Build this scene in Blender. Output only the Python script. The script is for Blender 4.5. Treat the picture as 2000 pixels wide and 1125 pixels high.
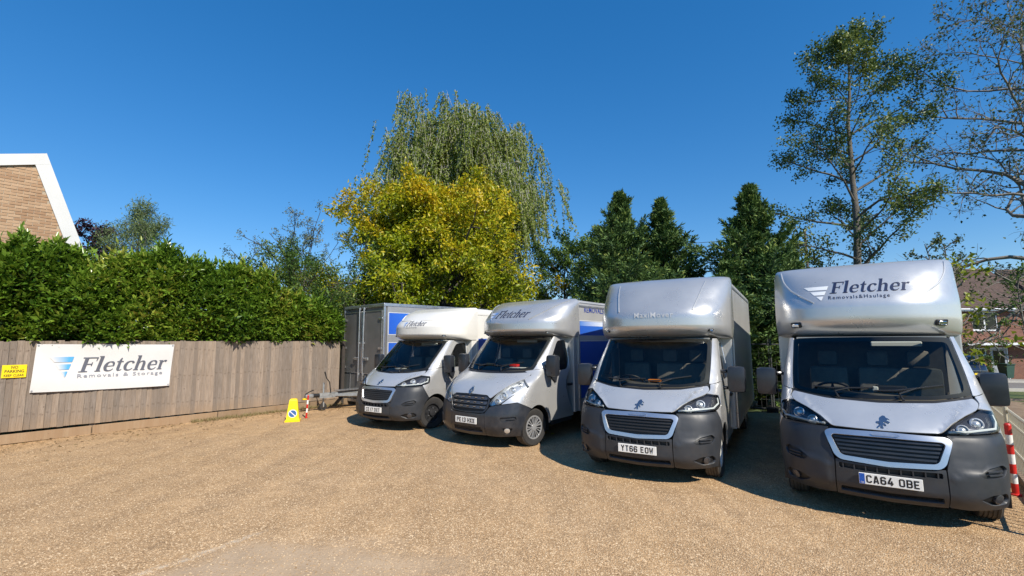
import bpy, bmesh, math, random
import numpy as np
from mathutils import Vector, Matrix
from mathutils.geometry import delaunay_2d_cdt

for _o in list(bpy.data.objects):
    bpy.data.objects.remove(_o)
SC = bpy.context.scene
COL = SC.collection
R = math.radians
PI = math.pi

# ------------------------------------------------------------------ camera
cam_d = bpy.data.cameras.new('camera')
cam = bpy.data.objects.new('camera', cam_d)
COL.objects.link(cam)
cam_d.sensor_fit = 'HORIZONTAL'
cam_d.sensor_width = 36.0
cam_d.lens = 36.0 * 900.0 / 2000.0
cam_d.clip_start = 0.05
cam_d.clip_end = 3000
PITCH, ROLL = R(6.45), R(-0.4)
cam.matrix_world = Matrix.Translation((0, 0, 1.96)) @ Matrix.Rotation(PI/2 + PITCH, 4, 'X') @ Matrix.Rotation(ROLL, 4, 'Z')
SC.camera = cam

# ------------------------------------------------------------------ sky, sun, exposure
SUN_EL, SUN_AZ = R(41.5), R(145.7)          # azimuth clockwise from +Y
world = bpy.data.worlds.new('World')
SC.world = world
world.use_nodes = True
_nt = world.node_tree
_nt.nodes.clear()
_sky = _nt.nodes.new('ShaderNodeTexSky')
_sky.sky_type = 'NISHITA'
_sky.sun_disc = False
_sky.sun_elevation = SUN_EL
_sky.sun_rotation = SUN_AZ
_sky.altitude = 50
_sky.air_density = 1.0
_sky.dust_density = 0.0
_sky.ozone_density = 6.0
_bg = _nt.nodes.new('ShaderNodeBackground')
_bg.inputs[1].default_value = 0.148
_wo = _nt.nodes.new('ShaderNodeOutputWorld')
_hs = _nt.nodes.new('ShaderNodeHueSaturation')              # a phone's saturated rendering of a clear sky
_hs.inputs['Saturation'].default_value = 1.50
_hs.inputs['Hue'].default_value = 0.506
_gm = _nt.nodes.new('ShaderNodeGamma')
_gm.inputs[1].default_value = 0.7
_nt.links.new(_sky.outputs[0], _gm.inputs[0])
_nt.links.new(_gm.outputs[0], _hs.inputs['Color'])
_nt.links.new(_hs.outputs[0], _bg.inputs[0])
_nt.links.new(_bg.outputs[0], _wo.inputs[0])
sun_d = bpy.data.lights.new('sun', 'SUN')
sun_d.energy = 3.75
sun_d.angle = R(0.53)
sun_d.color = (1.0, 0.93, 0.81)
sun = bpy.data.objects.new('sun', sun_d)
COL.objects.link(sun)
_to = Vector((math.sin(SUN_AZ)*math.cos(SUN_EL), math.cos(SUN_AZ)*math.cos(SUN_EL), math.sin(SUN_EL)))
sun.rotation_euler = _to.to_track_quat('Z', 'Y').to_euler()
sun.location = (10, -10, 30)
SC.view_settings.view_transform = 'Standard'
SC.view_settings.look = 'None'
SC.view_settings.exposure = 0.7
SC.view_settings.gamma = 1.0
SC.view_settings.use_curve_mapping = False
SC.render.engine = 'CYCLES'
SC.cycles.max_bounces = 7
SC.cycles.transparent_max_bounces = 12
SC.cycles.caustics_reflective = False
SC.cycles.caustics_refractive = False
SC.cycles.use_denoising = True

# ------------------------------------------------------------------ helpers
def tag(o, label=None, cat=None, group=None, kind=None):
    if label: o['label'] = label
    if cat: o['category'] = cat
    if group: o['group'] = group
    if kind: o['kind'] = kind
    return o

def empty(name, loc=(0, 0, 0), rz=0.0):
    o = bpy.data.objects.new(name, None)
    COL.objects.link(o)
    o.location = loc
    o.rotation_euler = (0, 0, rz)
    o.empty_display_size = 0.2
    return o

def add(name, me, parent=None):
    o = bpy.data.objects.new(name, me)
    COL.objects.link(o)
    if parent is not None:
        o.parent = parent
    return o

def mesh_obj(name, vs, fs, m, parent=None, smooth=False, mats=None, fm=None):
    me = bpy.data.meshes.new(name)
    me.from_pydata([tuple(v) for v in vs], [], fs)
    if mats:
        for x in mats: me.materials.append(x)
        me.polygons.foreach_set('material_index', fm)
    elif m is not None:
        me.materials.append(m)
    if smooth:
        me.polygons.foreach_set('use_smooth', [True]*len(me.polygons))
    me.update()
    return add(name, me, parent)

def np_mesh(name, V, Fq, m, parent=None, attrs=None, smooth=False):
    """V (n,3), Fq (k,3 or 4) numpy -> one mesh, with optional face attributes"""
    me = bpy.data.meshes.new(name)
    k, w = Fq.shape
    me.vertices.add(len(V)); me.vertices.foreach_set('co', np.asarray(V, np.float32).ravel())
    me.loops.add(k*w); me.loops.foreach_set('vertex_index', Fq.astype(np.int32).ravel())
    me.polygons.add(k)
    me.polygons.foreach_set('loop_start', np.arange(0, k*w, w, dtype=np.int32))
    me.polygons.foreach_set('loop_total', np.full(k, w, np.int32))
    if smooth: me.polygons.foreach_set('use_smooth', np.ones(k, bool))
    me.update(calc_edges=True)
    for an, av in (attrs or {}).items():
        at = me.attributes.new(an, 'FLOAT', 'FACE')
        at.data.foreach_set('value', np.asarray(av, np.float32))
    if m is not None: me.materials.append(m)
    return add(name, me, parent)

class MB:
    """collects simple shapes into one mesh"""
    def __init__(s): s.v = []; s.f = []
    def add(s, vs, fs):
        n = len(s.v); s.v += [tuple(p) for p in vs]; s.f += [tuple(i+n for i in f) for f in fs]; return s
    def box(s, x0, x1, y0, y1, z0, z1, b=0.0, mtx=None):
        bm = bmesh.new(); bmesh.ops.create_cube(bm, size=1)
        for v in bm.verts:
            v.co = ((x0+x1)/2+v.co.x*(x1-x0), (y0+y1)/2+v.co.y*(y1-y0), (z0+z1)/2+v.co.z*(z1-z0))
        if b: bmesh.ops.bevel(bm, geom=bm.edges[:], offset=b, segments=2 if b > .012 else 1, profile=.6, affect='EDGES')
        if mtx is not None: bmesh.ops.transform(bm, matrix=mtx, verts=bm.verts)
        bm.verts.index_update()
        s.add([v.co[:] for v in bm.verts], [[v.index for v in f.verts] for f in bm.faces]); bm.free(); return s
    def tube(s, pts, rad, n=8, cap=True):
        pts = [Vector(p) for p in pts]
        if not hasattr(rad, '__len__'): rad = [rad]*len(pts)
        rings = []; up = Vector((0, 0, 1))
        prev = None
        for i, p in enumerate(pts):
            t = (pts[min(i+1, len(pts)-1)]-pts[max(i-1, 0)]).normalized()
            a = prev if prev is not None else (up if abs(t.z) < .9 else Vector((1, 0, 0)))
            u = (a - t*a.dot(t)).normalized(); w = t.cross(u); prev = u
            rings.append([p+(u*math.cos(2*PI*k/n)+w*math.sin(2*PI*k/n))*rad[i] for k in range(n)])
        vs = [q for r_ in rings for q in r_]; fs = []
        for i in range(len(pts)-1):
            for k in range(n):
                fs.append((i*n+k, i*n+(k+1) % n, (i+1)*n+(k+1) % n, (i+1)*n+k))
        if cap: fs += [tuple(range(n-1, -1, -1)), tuple(range((len(pts)-1)*n, len(pts)*n))]
        return s.add(vs, fs)
    def lathe(s, prof, n=32, axis='X', c=(0, 0, 0), closed=False):
        """prof: list of (r, h); revolve about an axis through c"""
        vs = []; fs = []
        for r_, h in prof:
            for k in range(n):
                a = 2*PI*k/n; p, q = r_*math.cos(a), r_*math.sin(a)
                vs.append({'X': (c[0]+h, c[1]+p, c[2]+q), 'Y': (c[0]+p, c[1]+h, c[2]+q), 'Z': (c[0]+p, c[1]+q, c[2]+h)}[axis])
        m = len(prof)
        for i in range(m if closed else m-1):
            j = (i+1) % m
            for k in range(n):
                fs.append((i*n+k, i*n+(k+1) % n, j*n+(k+1) % n, j*n+k))
        return s.add(vs, fs)
    def prism(s, poly, h0, h1, axis='Y'):
        n = len(poly); f = {'Y': lambda a, b, h: (a, h, b), 'X': lambda a, b, h: (h, a, b), 'Z': lambda a, b, h: (a, b, h)}[axis]
        return s.add([f(a, b, h0) for a, b in poly]+[f(a, b, h1) for a, b in poly],
                     [tuple(range(n-1, -1, -1)), tuple(range(n, 2*n))]+[(i, (i+1) % n, n+(i+1) % n, n+i) for i in range(n)])
    def build(s, name, m, parent=None, smooth=False, fix=True):
        o = mesh_obj(name, s.v, s.f, m, parent)
        if fix:
            bm = bmesh.new(); bm.from_mesh(o.data); bmesh.ops.recalc_face_normals(bm, faces=bm.faces); bm.to_mesh(o.data); bm.free()
        if smooth:
            o.data.polygons.foreach_set('use_smooth', [True]*len(o.data.polygons))
            o.data.set_sharp_from_angle(angle=R(38))
        return o

# ------------------------------------------------------------------ materials
MATS = {}
def N(nt, t, **kw):
    n = nt.nodes.new(t)
    for k, v in kw.items(): setattr(n, k, v)
    return n
def mat(name, col, rough=.5, metal=0., spec=.5, coat=0., noise=None, bump=None, emis=None, alpha=None):
    """noise=(scale, amount[, detail]) varies value; bump=(scale, strength, dist)"""
    m = bpy.data.materials.new(name); m.use_nodes = True; MATS[name] = m
    nt = m.node_tree; b = nt.nodes['Principled BSDF']
    b.inputs['Base Color'].default_value = (*col, 1); b.inputs['Roughness'].default_value = rough
    b.inputs['Metallic'].default_value = metal; b.inputs['Specular IOR Level'].default_value = spec
    b.inputs['Coat Weight'].default_value = coat; b.inputs['Coat Roughness'].default_value = .06
    tc = N(nt, 'ShaderNodeTexCoord')
    if noise:
        nz = N(nt, 'ShaderNodeTexNoise'); nz.inputs['Scale'].default_value = noise[0]; nz.inputs['Detail'].default_value = 6
        nz.inputs['Roughness'].default_value = .62
        nt.links.new(tc.outputs['Object'], nz.inputs['Vector'])
        mr = N(nt, 'ShaderNodeMapRange'); mr.inputs[1].default_value = .25; mr.inputs[2].default_value = .75
        mr.inputs[3].default_value = 1-noise[1]; mr.inputs[4].default_value = 1+noise[1]
        nt.links.new(nz.outputs[0], mr.inputs[0])
        mx = N(nt, 'ShaderNodeMix', data_type='RGBA', blend_type='MULTIPLY'); mx.inputs[0].default_value = 1
        mx.inputs[6].default_value = (*col, 1); nt.links.new(mr.outputs[0], mx.inputs[7]); nt.links.new(mx.outputs[2], b.inputs['Base Color'])
        if len(noise) > 2:
            r2 = N(nt, 'ShaderNodeMapRange'); r2.inputs[1].default_value = .3; r2.inputs[2].default_value = .7
            r2.inputs[3].default_value = max(0, rough-noise[2]); r2.inputs[4].default_value = min(1, rough+noise[2])
            nt.links.new(nz.outputs[0], r2.inputs[0]); nt.links.new(r2.outputs[0], b.inputs['Roughness'])
    if bump:
        n2 = N(nt, 'ShaderNodeTexNoise'); n2.inputs['Scale'].default_value = bump[0]; n2.inputs['Detail'].default_value = 4
        nt.links.new(tc.outputs['Object'], n2.inputs['Vector'])
        bp = N(nt, 'ShaderNodeBump'); bp.inputs['Strength'].default_value = bump[1]; bp.inputs['Distance'].default_value = bump[2] if len(bump) > 2 else .01
        nt.links.new(n2.outputs[0], bp.inputs['Height']); nt.links.new(bp.outputs[0], b.inputs['Normal'])
    if emis:
        b.inputs['Emission Color'].default_value = (*emis[0], 1); b.inputs['Emission Strength'].default_value = emis[1]
    return m

def glass_mat(name, tint, ior=1.5, rough=0.0, body=0.0, bodycol=(.02, .02, .02)):
    """thin pane: clear tinted see-through plus Fresnel reflection"""
    m = bpy.data.materials.new(name); m.use_nodes = True; MATS[name] = m
    nt = m.node_tree; nt.nodes.clear()
    o = N(nt, 'ShaderNodeOutputMaterial'); t = N(nt, 'ShaderNodeBsdfTransparent'); g = N(nt, 'ShaderNodeBsdfGlossy'); fr = N(nt, 'ShaderNodeFresnel')
    t.inputs[0].default_value = (*tint, 1); g.inputs['Roughness'].default_value = rough; g.inputs[0].default_value = (1, 1, 1, 1)
    fr.inputs[0].default_value = ior
    mx = N(nt, 'ShaderNodeMixShader'); base = t
    if body:
        d = N(nt, 'ShaderNodeBsdfDiffuse'); d.inputs[0].default_value = (*bodycol, 1)
        m2 = N(nt, 'ShaderNodeMixShader'); m2.inputs[0].default_value = body
        nt.links.new(t.outputs[0], m2.inputs[1]); nt.links.new(d.outputs[0], m2.inputs[2]); base = m2
    nt.links.new(fr.outputs[0], mx.inputs[0]); nt.links.new(base.outputs[0], mx.inputs[1]); nt.links.new(g.outputs[0], mx.inputs[2])
    nt.links.new(mx.outputs[0], o.inputs[0])
    return m

def leaf_mat(name, c0, c1, c2=None, rough=.45, trans=.3, spec=.4):
    """colour runs c0..c1(..c2) with the face attribute 'tint'"""
    m = bpy.data.materials.new(name); m.use_nodes = True; MATS[name] = m
    nt = m.node_tree; b = nt.nodes['Principled BSDF']; o = nt.nodes['Material Output']
    at = N(nt, 'ShaderNodeAttribute'); at.attribute_name = 'tint'
    cr = N(nt, 'ShaderNodeValToRGB'); e = cr.color_ramp.elements
    e[0].position = 0; e[0].color = (*c0, 1); e[1].position = 1 if c2 is None else .55; e[1].color = (*c1, 1)
    if c2 is not None:
        q = e.new(1.0); q.color = (*c2, 1)
    nt.links.new(at.outputs['Fac'], cr.inputs[0]); nt.links.new(cr.outputs[0], b.inputs['Base Color'])
    b.inputs['Roughness'].default_value = rough; b.inputs['Specular IOR Level'].default_value = spec
    tr = N(nt, 'ShaderNodeBsdfTranslucent'); nt.links.new(cr.outputs[0], tr.inputs[0])
    mx = N(nt, 'ShaderNodeMixShader'); mx.inputs[0].default_value = trans
    nt.links.new(b.outputs[0], mx.inputs[1]); nt.links.new(tr.outputs[0], mx.inputs[2]); nt.links.new(mx.outputs[0], o.inputs[0])
    return m

def paint_mat(name, col, metal=.7, rough=.34, coat=.6):
    m = mat(name, col, rough, metal, .5, coat, noise=(2.2, .05, .05))
    return m

silver = paint_mat('silver_paint', (.68, .67, .65), .58, .30, .4)
silver2 = paint_mat('silver_paint_grey', (.60, .595, .58), .60, .30, .4)
silver_box = mat('silver_gelcoat', (.55, .54, .52), .42, .45, .5, .2, noise=(1.5, .07, .06))
white_gel = mat('white_gelcoat', (.72, .70, .65), .32, 0, .5, .3, noise=(1.3, .05, .06))
plastic = mat('bumper_plastic', (.027, .030, .036), .46, 0, .5, 0, noise=(6, .14, .08), bump=(260, .12, .002))
plastic_blk = mat('black_bumper_paint', (.022, .025, .032), .34, 0, .5, .15, noise=(5, .2, .08))
black = mat('black_trim', (.014, .014, .015), .5, noise=(8, .2))
def dusty(m, top, amt):
    """road dust thrown up over the lower panels"""
    nt = m.node_tree; b = nt.nodes['Principled BSDF']; src = b.inputs['Base Color'].links[0].from_socket
    tc = N(nt, 'ShaderNodeTexCoord'); sx = N(nt, 'ShaderNodeSeparateXYZ'); nt.links.new(tc.outputs['Object'], sx.inputs[0])
    nz = N(nt, 'ShaderNodeTexNoise'); nz.inputs['Scale'].default_value = 5; nz.inputs['Detail'].default_value = 8; nz.inputs['Roughness'].default_value = .7; nt.links.new(tc.outputs['Object'], nz.inputs['Vector'])
    r1 = N(nt, 'ShaderNodeMapRange'); r1.inputs[1].default_value = top; r1.inputs[2].default_value = .2; r1.inputs[3].default_value = .12; r1.inputs[4].default_value = 1; nt.links.new(sx.outputs[2], r1.inputs[0])
    r2 = N(nt, 'ShaderNodeMapRange'); r2.inputs[1].default_value = .42; r2.inputs[2].default_value = .68; r2.inputs[4].default_value = amt; nt.links.new(nz.outputs[0], r2.inputs[0])
    mu = N(nt, 'ShaderNodeMath', operation='MULTIPLY'); nt.links.new(r1.outputs[0], mu.inputs[0]); nt.links.new(r2.outputs[0], mu.inputs[1])
    mx = N(nt, 'ShaderNodeMix', data_type='RGBA'); nt.links.new(mu.outputs[0], mx.inputs[0]); nt.links.new(src, mx.inputs[6]); mx.inputs[7].default_value = (.26, .20, .14, 1)
    nt.links.new(mx.outputs[2], b.inputs['Base Color'])
dusty(plastic, .8, .10); dusty(plastic_blk, .8, .12); dusty(silver, 1.0, .14)
dark_in = mat('cab_interior', (.13, .115, .095), .7, noise=(9, .25))
seat_m = mat('seat_fabric', (.17, .155, .13), .9, noise=(14, .2), bump=(90, .3, .004))
lining = mat('cab_lining', (.32, .32, .30), .8)
visor_m = mat('sun_visor', (.62, .64, .60), .7)
chrome = mat('chrome', (.72, .73, .75), .13, 1.0)
satin = mat('satin_silver', (.62, .63, .65), .3, .85, noise=(5, .06))
badge_m = mat('badge_steel', (.26, .33, .40), .22, .9)
rubber = mat('tyre_rubber', (.028, .026, .025), .85, noise=(12, .35), bump=(60, .3, .006))
dusty_rubber = mat('tyre_tread', (.085, .072, .058), .9, noise=(12, .35), bump=(60, .3, .006))
alloy = mat('wheel_silver', (.55, .55, .56), .35, .6, noise=(9, .1))
white_steel = mat('wheel_white', (.66, .65, .62), .45, 0, noise=(9, .15))
black_steel = mat('wheel_black', (.03, .03, .033), .45, .2, noise=(9, .2))
wglass = glass_mat('windscreen_glass', (.78, .80, .76), 1.36)
sglass = glass_mat('side_glass', (.30, .34, .34), 1.5)
lglass = glass_mat('lamp_glass', (.93, .95, .97), 1.32)
reflect = mat('lamp_reflector', (.66, .66, .65), .28, .55)
reflect_dk = mat('lamp_reflector_dark', (.10, .10, .11), .25, .6)
plate_w = mat('plate_white', (.80, .79, .75), .35, 0, noise=(20, .05))
ink = mat('black_print', (.012, .012, .014), .4)
ink_grey = mat('grey_print', (.10, .105, .13), .5)
ink_navy = mat('navy_print', (.022, .03, .07), .35)
ink_silver = mat('silver_print', (.80, .82, .84), .3, .3)
eu_blue = mat('plate_blue', (.012, .09, .42), .4)
alu = mat('aluminium', (.58, .58, .59), .32, .85, noise=(7, .12, .08))
galv = mat('galvanised_steel', (.36, .37, .37), .48, .55, noise=(14, .22, .1))
trail_grey = mat('trailer_grey_panel', (.17, .165, .155), .45, .15, noise=(4, .14, .08))
trail_side = mat('trailer_side_grey', (.33, .335, .34), .42, .3, noise=(4, .08, .05))
orange_m = mat('orange_plastic', (.85, .25, .01), .4)
red_m = mat('red_plastic', (.75, .03, .02), .4)
paper = mat('paper', (.75, .75, .74), .7)
yellow_m = mat('yellow_plastic', (.86, .62, .005), .38, 0, noise=(12, .10, .05))
sign_blue = mat('sign_blue', (.05, .14, .38), .4)
sign_white = mat('sign_white', (.8, .8, .78), .4)
red_paint = mat('red_paint', (.55, .02, .015), .45, noise=(15, .2))
white_paint = mat('white_paint', (.78, .77, .74), .45, noise=(15, .08))
lamp_amber = mat('lamp_orange', (.85, .32, .03), .25)
# ------------------------------------------------------------------ curved body surfaces
def pchip(xs, ys):
    xs = np.array(xs, float); ys = np.array(ys, float)
    h = np.diff(xs); d = np.diff(ys)/h; m = np.zeros_like(xs)
    m[0], m[-1] = d[0], d[-1]
    for i in range(1, len(xs)-1):
        if d[i-1]*d[i] > 0:
            w1, w2 = 2*h[i]+h[i-1], h[i]+2*h[i-1]
            m[i] = (w1+w2)/(w1/d[i-1]+w2/d[i])
    X = np.linspace(xs[0], xs[-1], 400); k = np.clip(np.searchsorted(xs, X, 'right')-1, 0, len(xs)-2)
    t = (X-xs[k])/h[k]; t2 = t*t; t3 = t2*t
    Y = ys[k]*(2*t3-3*t2+1)+h[k]*m[k]*(t3-2*t2+t)+ys[k+1]*(-2*t3+3*t2)+h[k]*m[k+1]*(t3-t2)
    X, Y = X.tolist(), Y.tolist(); x0 = X[0]; s = (len(X)-1)/(X[-1]-X[0]); L = len(X)-2
    def f(v):
        u = (v-x0)*s
        if u < 0: return Y[0]+(Y[1]-Y[0])*u
        i = min(int(u), L); return Y[i]+(Y[i+1]-Y[i])*(u-i)
    return f

class Surf:
    """front-and-sides skin: at each v a rounded-front horizontal section, wrapped from the centre line round to the sides"""
    def __init__(s, v, z, y0, hw, a, n=2.6):
        s.fz, s.fy, s.fw, s.fa, s.n = pchip(v, z), pchip(v, y0), pchip(v, hw), pchip(v, a), n
        th = np.linspace(0, PI/2, 600); x = np.sin(th)**(2/n); y = .55*(1-np.cos(th))
        s.S = np.concatenate([[0], np.cumsum(np.hypot(np.diff(x), np.diff(y)))]); s.T = th; s.Q = s.S[-1]
        s.relief = None
    def pt(s, q, v):
        sg = -1 if q < 0 else 1; q = abs(q); hw, a, y0 = s.fw(v), s.fa(v), s.fy(v)
        if q <= s.Q:
            th = float(np.interp(q, s.S, s.T)); x = hw*math.sin(th)**(2/s.n); y = y0+a*(1-math.cos(th))
        else: x = hw; y = y0+a+(q-s.Q)
        p = Vector((sg*x, y, s.fz(v)))
        if s.relief: p = s.relief(p)
        return p
    def nrm(s, q, v, e=.004):
        d1 = s.pt(q+e, v)-s.pt(q-e, v); d2 = s.pt(q, v+e)-s.pt(q, v-e)
        n = d1.cross(d2)
        return n.normalized() if n.length > 1e-12 else Vector((0, -1, 0))
    def fx(s, x, v):
        sg = -1 if x < 0 else 1; r = min(1, abs(x)/s.fw(v)); th = math.asin(r**(s.n/2))
        return (sg*float(np.interp(th, s.T, s.S)), v)
    def sy(s, y, v, sg=1):
        a, y0 = s.fa(v), s.fy(v); d = y-y0
        if d < a: return (sg*float(np.interp(math.acos(max(-1, min(1, 1-d/a))), s.T, s.S)) if d > 0 else 0.0, v)
        return (sg*(s.Q+d-a), v)
    def out(s, pts, sg=1):
        """('s', y, v) side points or (x, v) front points -> (q, v)"""
        r = []
        for p in pts:
            if p[0] == 's': r.append(s.sy(p[1], p[2], sg))
            elif p[0] == 'm': r.append(s.sy(p[1], p[2], -sg))
            else:
                q, v = s.fx(p[0], p[1]); r.append((q*sg, v))
        return r

def sym(pts):
    """right half (from centre line or not) -> closed symmetric outline"""
    def neg(p): return ('m', p[1], p[2]) if p[0] == 's' else (-p[0], p[1])
    return pts + [neg(p) for p in reversed(pts) if not (p[0] != 's' and abs(p[0]) < 1e-9)]

def rnd(poly, r=.03, k=4):
    """round the corners of a closed 2-D outline"""
    out = []; n = len(poly)
    for i in range(n):
        p0, p, p1 = (Vector(poly[(i-1) % n]), Vector(poly[i]), Vector(poly[(i+1) % n]))
        d0, d1 = p0-p, p1-p; rr = min(r, d0.length*.48, d1.length*.48)
        if rr < 1e-5: out.append(tuple(p)); continue
        a, b = p+d0.normalized()*rr, p+d1.normalized()*rr
        for j in range(k+1):
            t = j/k; out.append(tuple(a*(1-t)**2+p*2*t*(1-t)+b*t*t))
    return out

def inside(P, poly):
    c = False; n = len(poly); x, y = P
    for i in range(n):
        x0, y0 = poly[i]; x1, y1 = poly[i-1]
        if (y0 > y) != (y1 > y) and x < (x1-x0)*(y-y0)/(y1-y0)+x0: c = not c
    return c

def dens(poly, st):
    o = []
    for i in range(len(poly)):
        a, b = Vector(poly[i]), Vector(poly[(i+1) % len(poly)]); n = max(1, int(math.ceil((b-a).length/st)))
        o += [tuple(a+(b-a)*(j/n)) for j in range(n)]
    return o

def skin(name, S, outer, m, parent, holes=(), off=0., rim=.018, st=.05, bulge=0.):
    """a panel of a Surf: outline and holes in (q, v); its edge turned inwards by rim"""
    st2 = st*.8
    loops = [dens(outer, st2)]+[dens(h, st2) for h in holes]
    vs = []; ed = []
    for L in loops:
        b = len(vs); vs += L; ed += [(b+i, b+(i+1) % len(L)) for i in range(len(L))]
    xs = [p[0] for p in outer]; ys = [p[1] for p in outer]
    def dmin(p):
        return min((p[0]-a)**2+(p[1]-b)**2 for L in loops for a, b in L)
    nb = len(vs)
    x = min(xs)+st*.5
    while x < max(xs):
        y = min(ys)+st*.5
        while y < max(ys):
            if inside((x, y), loops[0]) and not any(inside((x, y), h) for h in loops[1:]) and dmin((x, y)) > (st*.45)**2: vs.append((x, y))
            y += st
        x += st
    co, _, fa, *_r = delaunay_2d_cdt([Vector(p) for p in vs], ed, [], 0, 1e-6)
    fs = []
    for f in fa:
        c = (sum(co[i][0] for i in f)/3, sum(co[i][1] for i in f)/3)
        if inside(c, loops[0]) and not any(inside(c, h) for h in loops[1:]): fs.append(tuple(f))
    P = []; NR = []
    for c in co:
        n = S.nrm(c[0], c[1])
        P.append(S.pt(c[0], c[1])+n*off); NR.append(n)
    # orient: triangles are CCW in (q,v); that is outward when q runs to +x and v up seen from the front
    V = [tuple(p) for p in P]; F = list(fs); ns = [tuple(n) for n in NR]
    if rim:
        cnt = {}
        for f in fs:
            for i in range(3):
                e = (f[i], f[(i+1) % 3]); k = tuple(sorted(e)); cnt.setdefault(k, []).append(e)
        for k, es in cnt.items():
            if len(es) == 1:
                a, b = es[0]; t = (P[b]-P[a]); n = (NR[a]+NR[b]).normalized(); o = t.cross(n)
                o = o.normalized() if o.length > 1e-9 else n
                i = len(V)
                V += [tuple(P[a]), tuple(P[b]), tuple(P[b]-NR[b]*rim), tuple(P[a]-NR[a]*rim)]
                F.append((i, i+3, i+2, i+1)); ns += [tuple((o+n*.6).normalized())]*2+[tuple(o)]*2
    o = mesh_obj(name, V, F, m, parent, smooth=True)
    o.data.normals_split_custom_set_from_vertices(ns)
    return o

# ------------------------------------------------------------------ lettering
G = {'C': [[(43, 56), (43, 65), (36, 72), (14, 72), (7, 65), (7, 14), (14, 7), (36, 7), (43, 14), (43, 23)]],
     'A': [[(7, 0), (21, 72), (29, 72), (43, 0)], [(12, 21), (38, 21)]],
     '6': [[(43, 58), (43, 65), (36, 72), (14, 72), (7, 65), (7, 14), (14, 7), (36, 7), (43, 14), (43, 35), (36, 42), (8, 42)]],
     '4': [[(31, 79), (7, 26), (7, 20), (48, 20)], [(34, 0), (34, 46)]],
     'O': [[(7, 14), (14, 7), (36, 7), (43, 14), (43, 65), (36, 72), (14, 72), (7, 65), None]],
     'B': [[(8, 40), (36, 40), (43, 47), (43, 65), (36, 72), (7, 72), (7, 7), (36, 7), (43, 14), (43, 33), (36, 40)]],
     'E': [[(43, 72), (7, 72), (7, 7), (43, 7)], [(8, 40), (38, 40)]],
     'Y': [[(6, 79), (25, 38), (25, 0)], [(44, 79), (25, 38)]],
     'T': [[(4, 72), (46, 72)], [(25, 72), (25, 0)]],
     'W': [[(4, 79), (13, 6), (25, 60), (37, 6), (46, 79)]],
     '1': [[(25, 0), (25, 79)]], '7': [[(5, 72), (42, 72), (19, 0)]],
     'D': [[(7, 7), (32, 7), (43, 18), (43, 61), (32, 72), (7, 72), None]],
     'X': [[(6, 0), (44, 79)], [(6, 79), (44, 0)]],
     'P': [[(7, 0), (7, 72), (36, 72), (43, 65), (43, 45), (36, 38), (8, 38)]],
     '3': [[(7, 58), (7, 65), (14, 72), (36, 72), (43, 65), (43, 47), (36, 40), (20, 40)], [(36, 40), (43, 33), (43, 14), (36, 7), (14, 7), (7, 14), (7, 21)]],
     'H': [[(7, 0), (7, 79)], [(43, 0), (43, 79)], [(8, 40), (42, 40)]]}

def ribbon(pts, ws, closed=False):
    """2-D ribbon along pts with widths ws -> (verts, quads)"""
    n = len(pts); P = [Vector(p) for p in pts]; L = []; Rr = []
    for i in range(n):
        a = P[(i-1) % n] if (closed or i > 0) else None; b = P[(i+1) % n] if (closed or i < n-1) else None
        d0 = (P[i]-a).normalized() if a is not None else (b-P[i]).normalized()
        d1 = (b-P[i]).normalized() if b is not None else d0
        t = (d0+d1); t = t.normalized() if t.length > 1e-6 else d1
        nn = Vector((-t.y, t.x)); k = max(.45, nn.dot(Vector((-d0.y, d0.x))))
        L.append(P[i]+nn*ws[i]/2/k); Rr.append(P[i]-nn*ws[i]/2/k)
    v = []
    for l, r_ in zip(L, Rr): v += [tuple(l), tuple(r_)]
    f = [(2*i, 2*i+1, 2*((i+1) % n)+1, 2*((i+1) % n)) for i in range(n if closed else n-1)]
    return v, f

def plate_text(txt):
    """glyphs in millimetres, origin at left baseline -> list of (verts, faces) and total width"""
    x = 0; out = []
    for ch in txt:
        if ch == ' ': x += 33; continue
        for st in G[ch]:
            cl = st[-1] is None; p = st[:-1] if cl else st
            v, f = ribbon(p, [14]*len(p), cl); out.append(([(a+x, b) for a, b in v], f))
        x += (50 if ch != '1' else 40)+11
    return out, x-11

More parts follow.
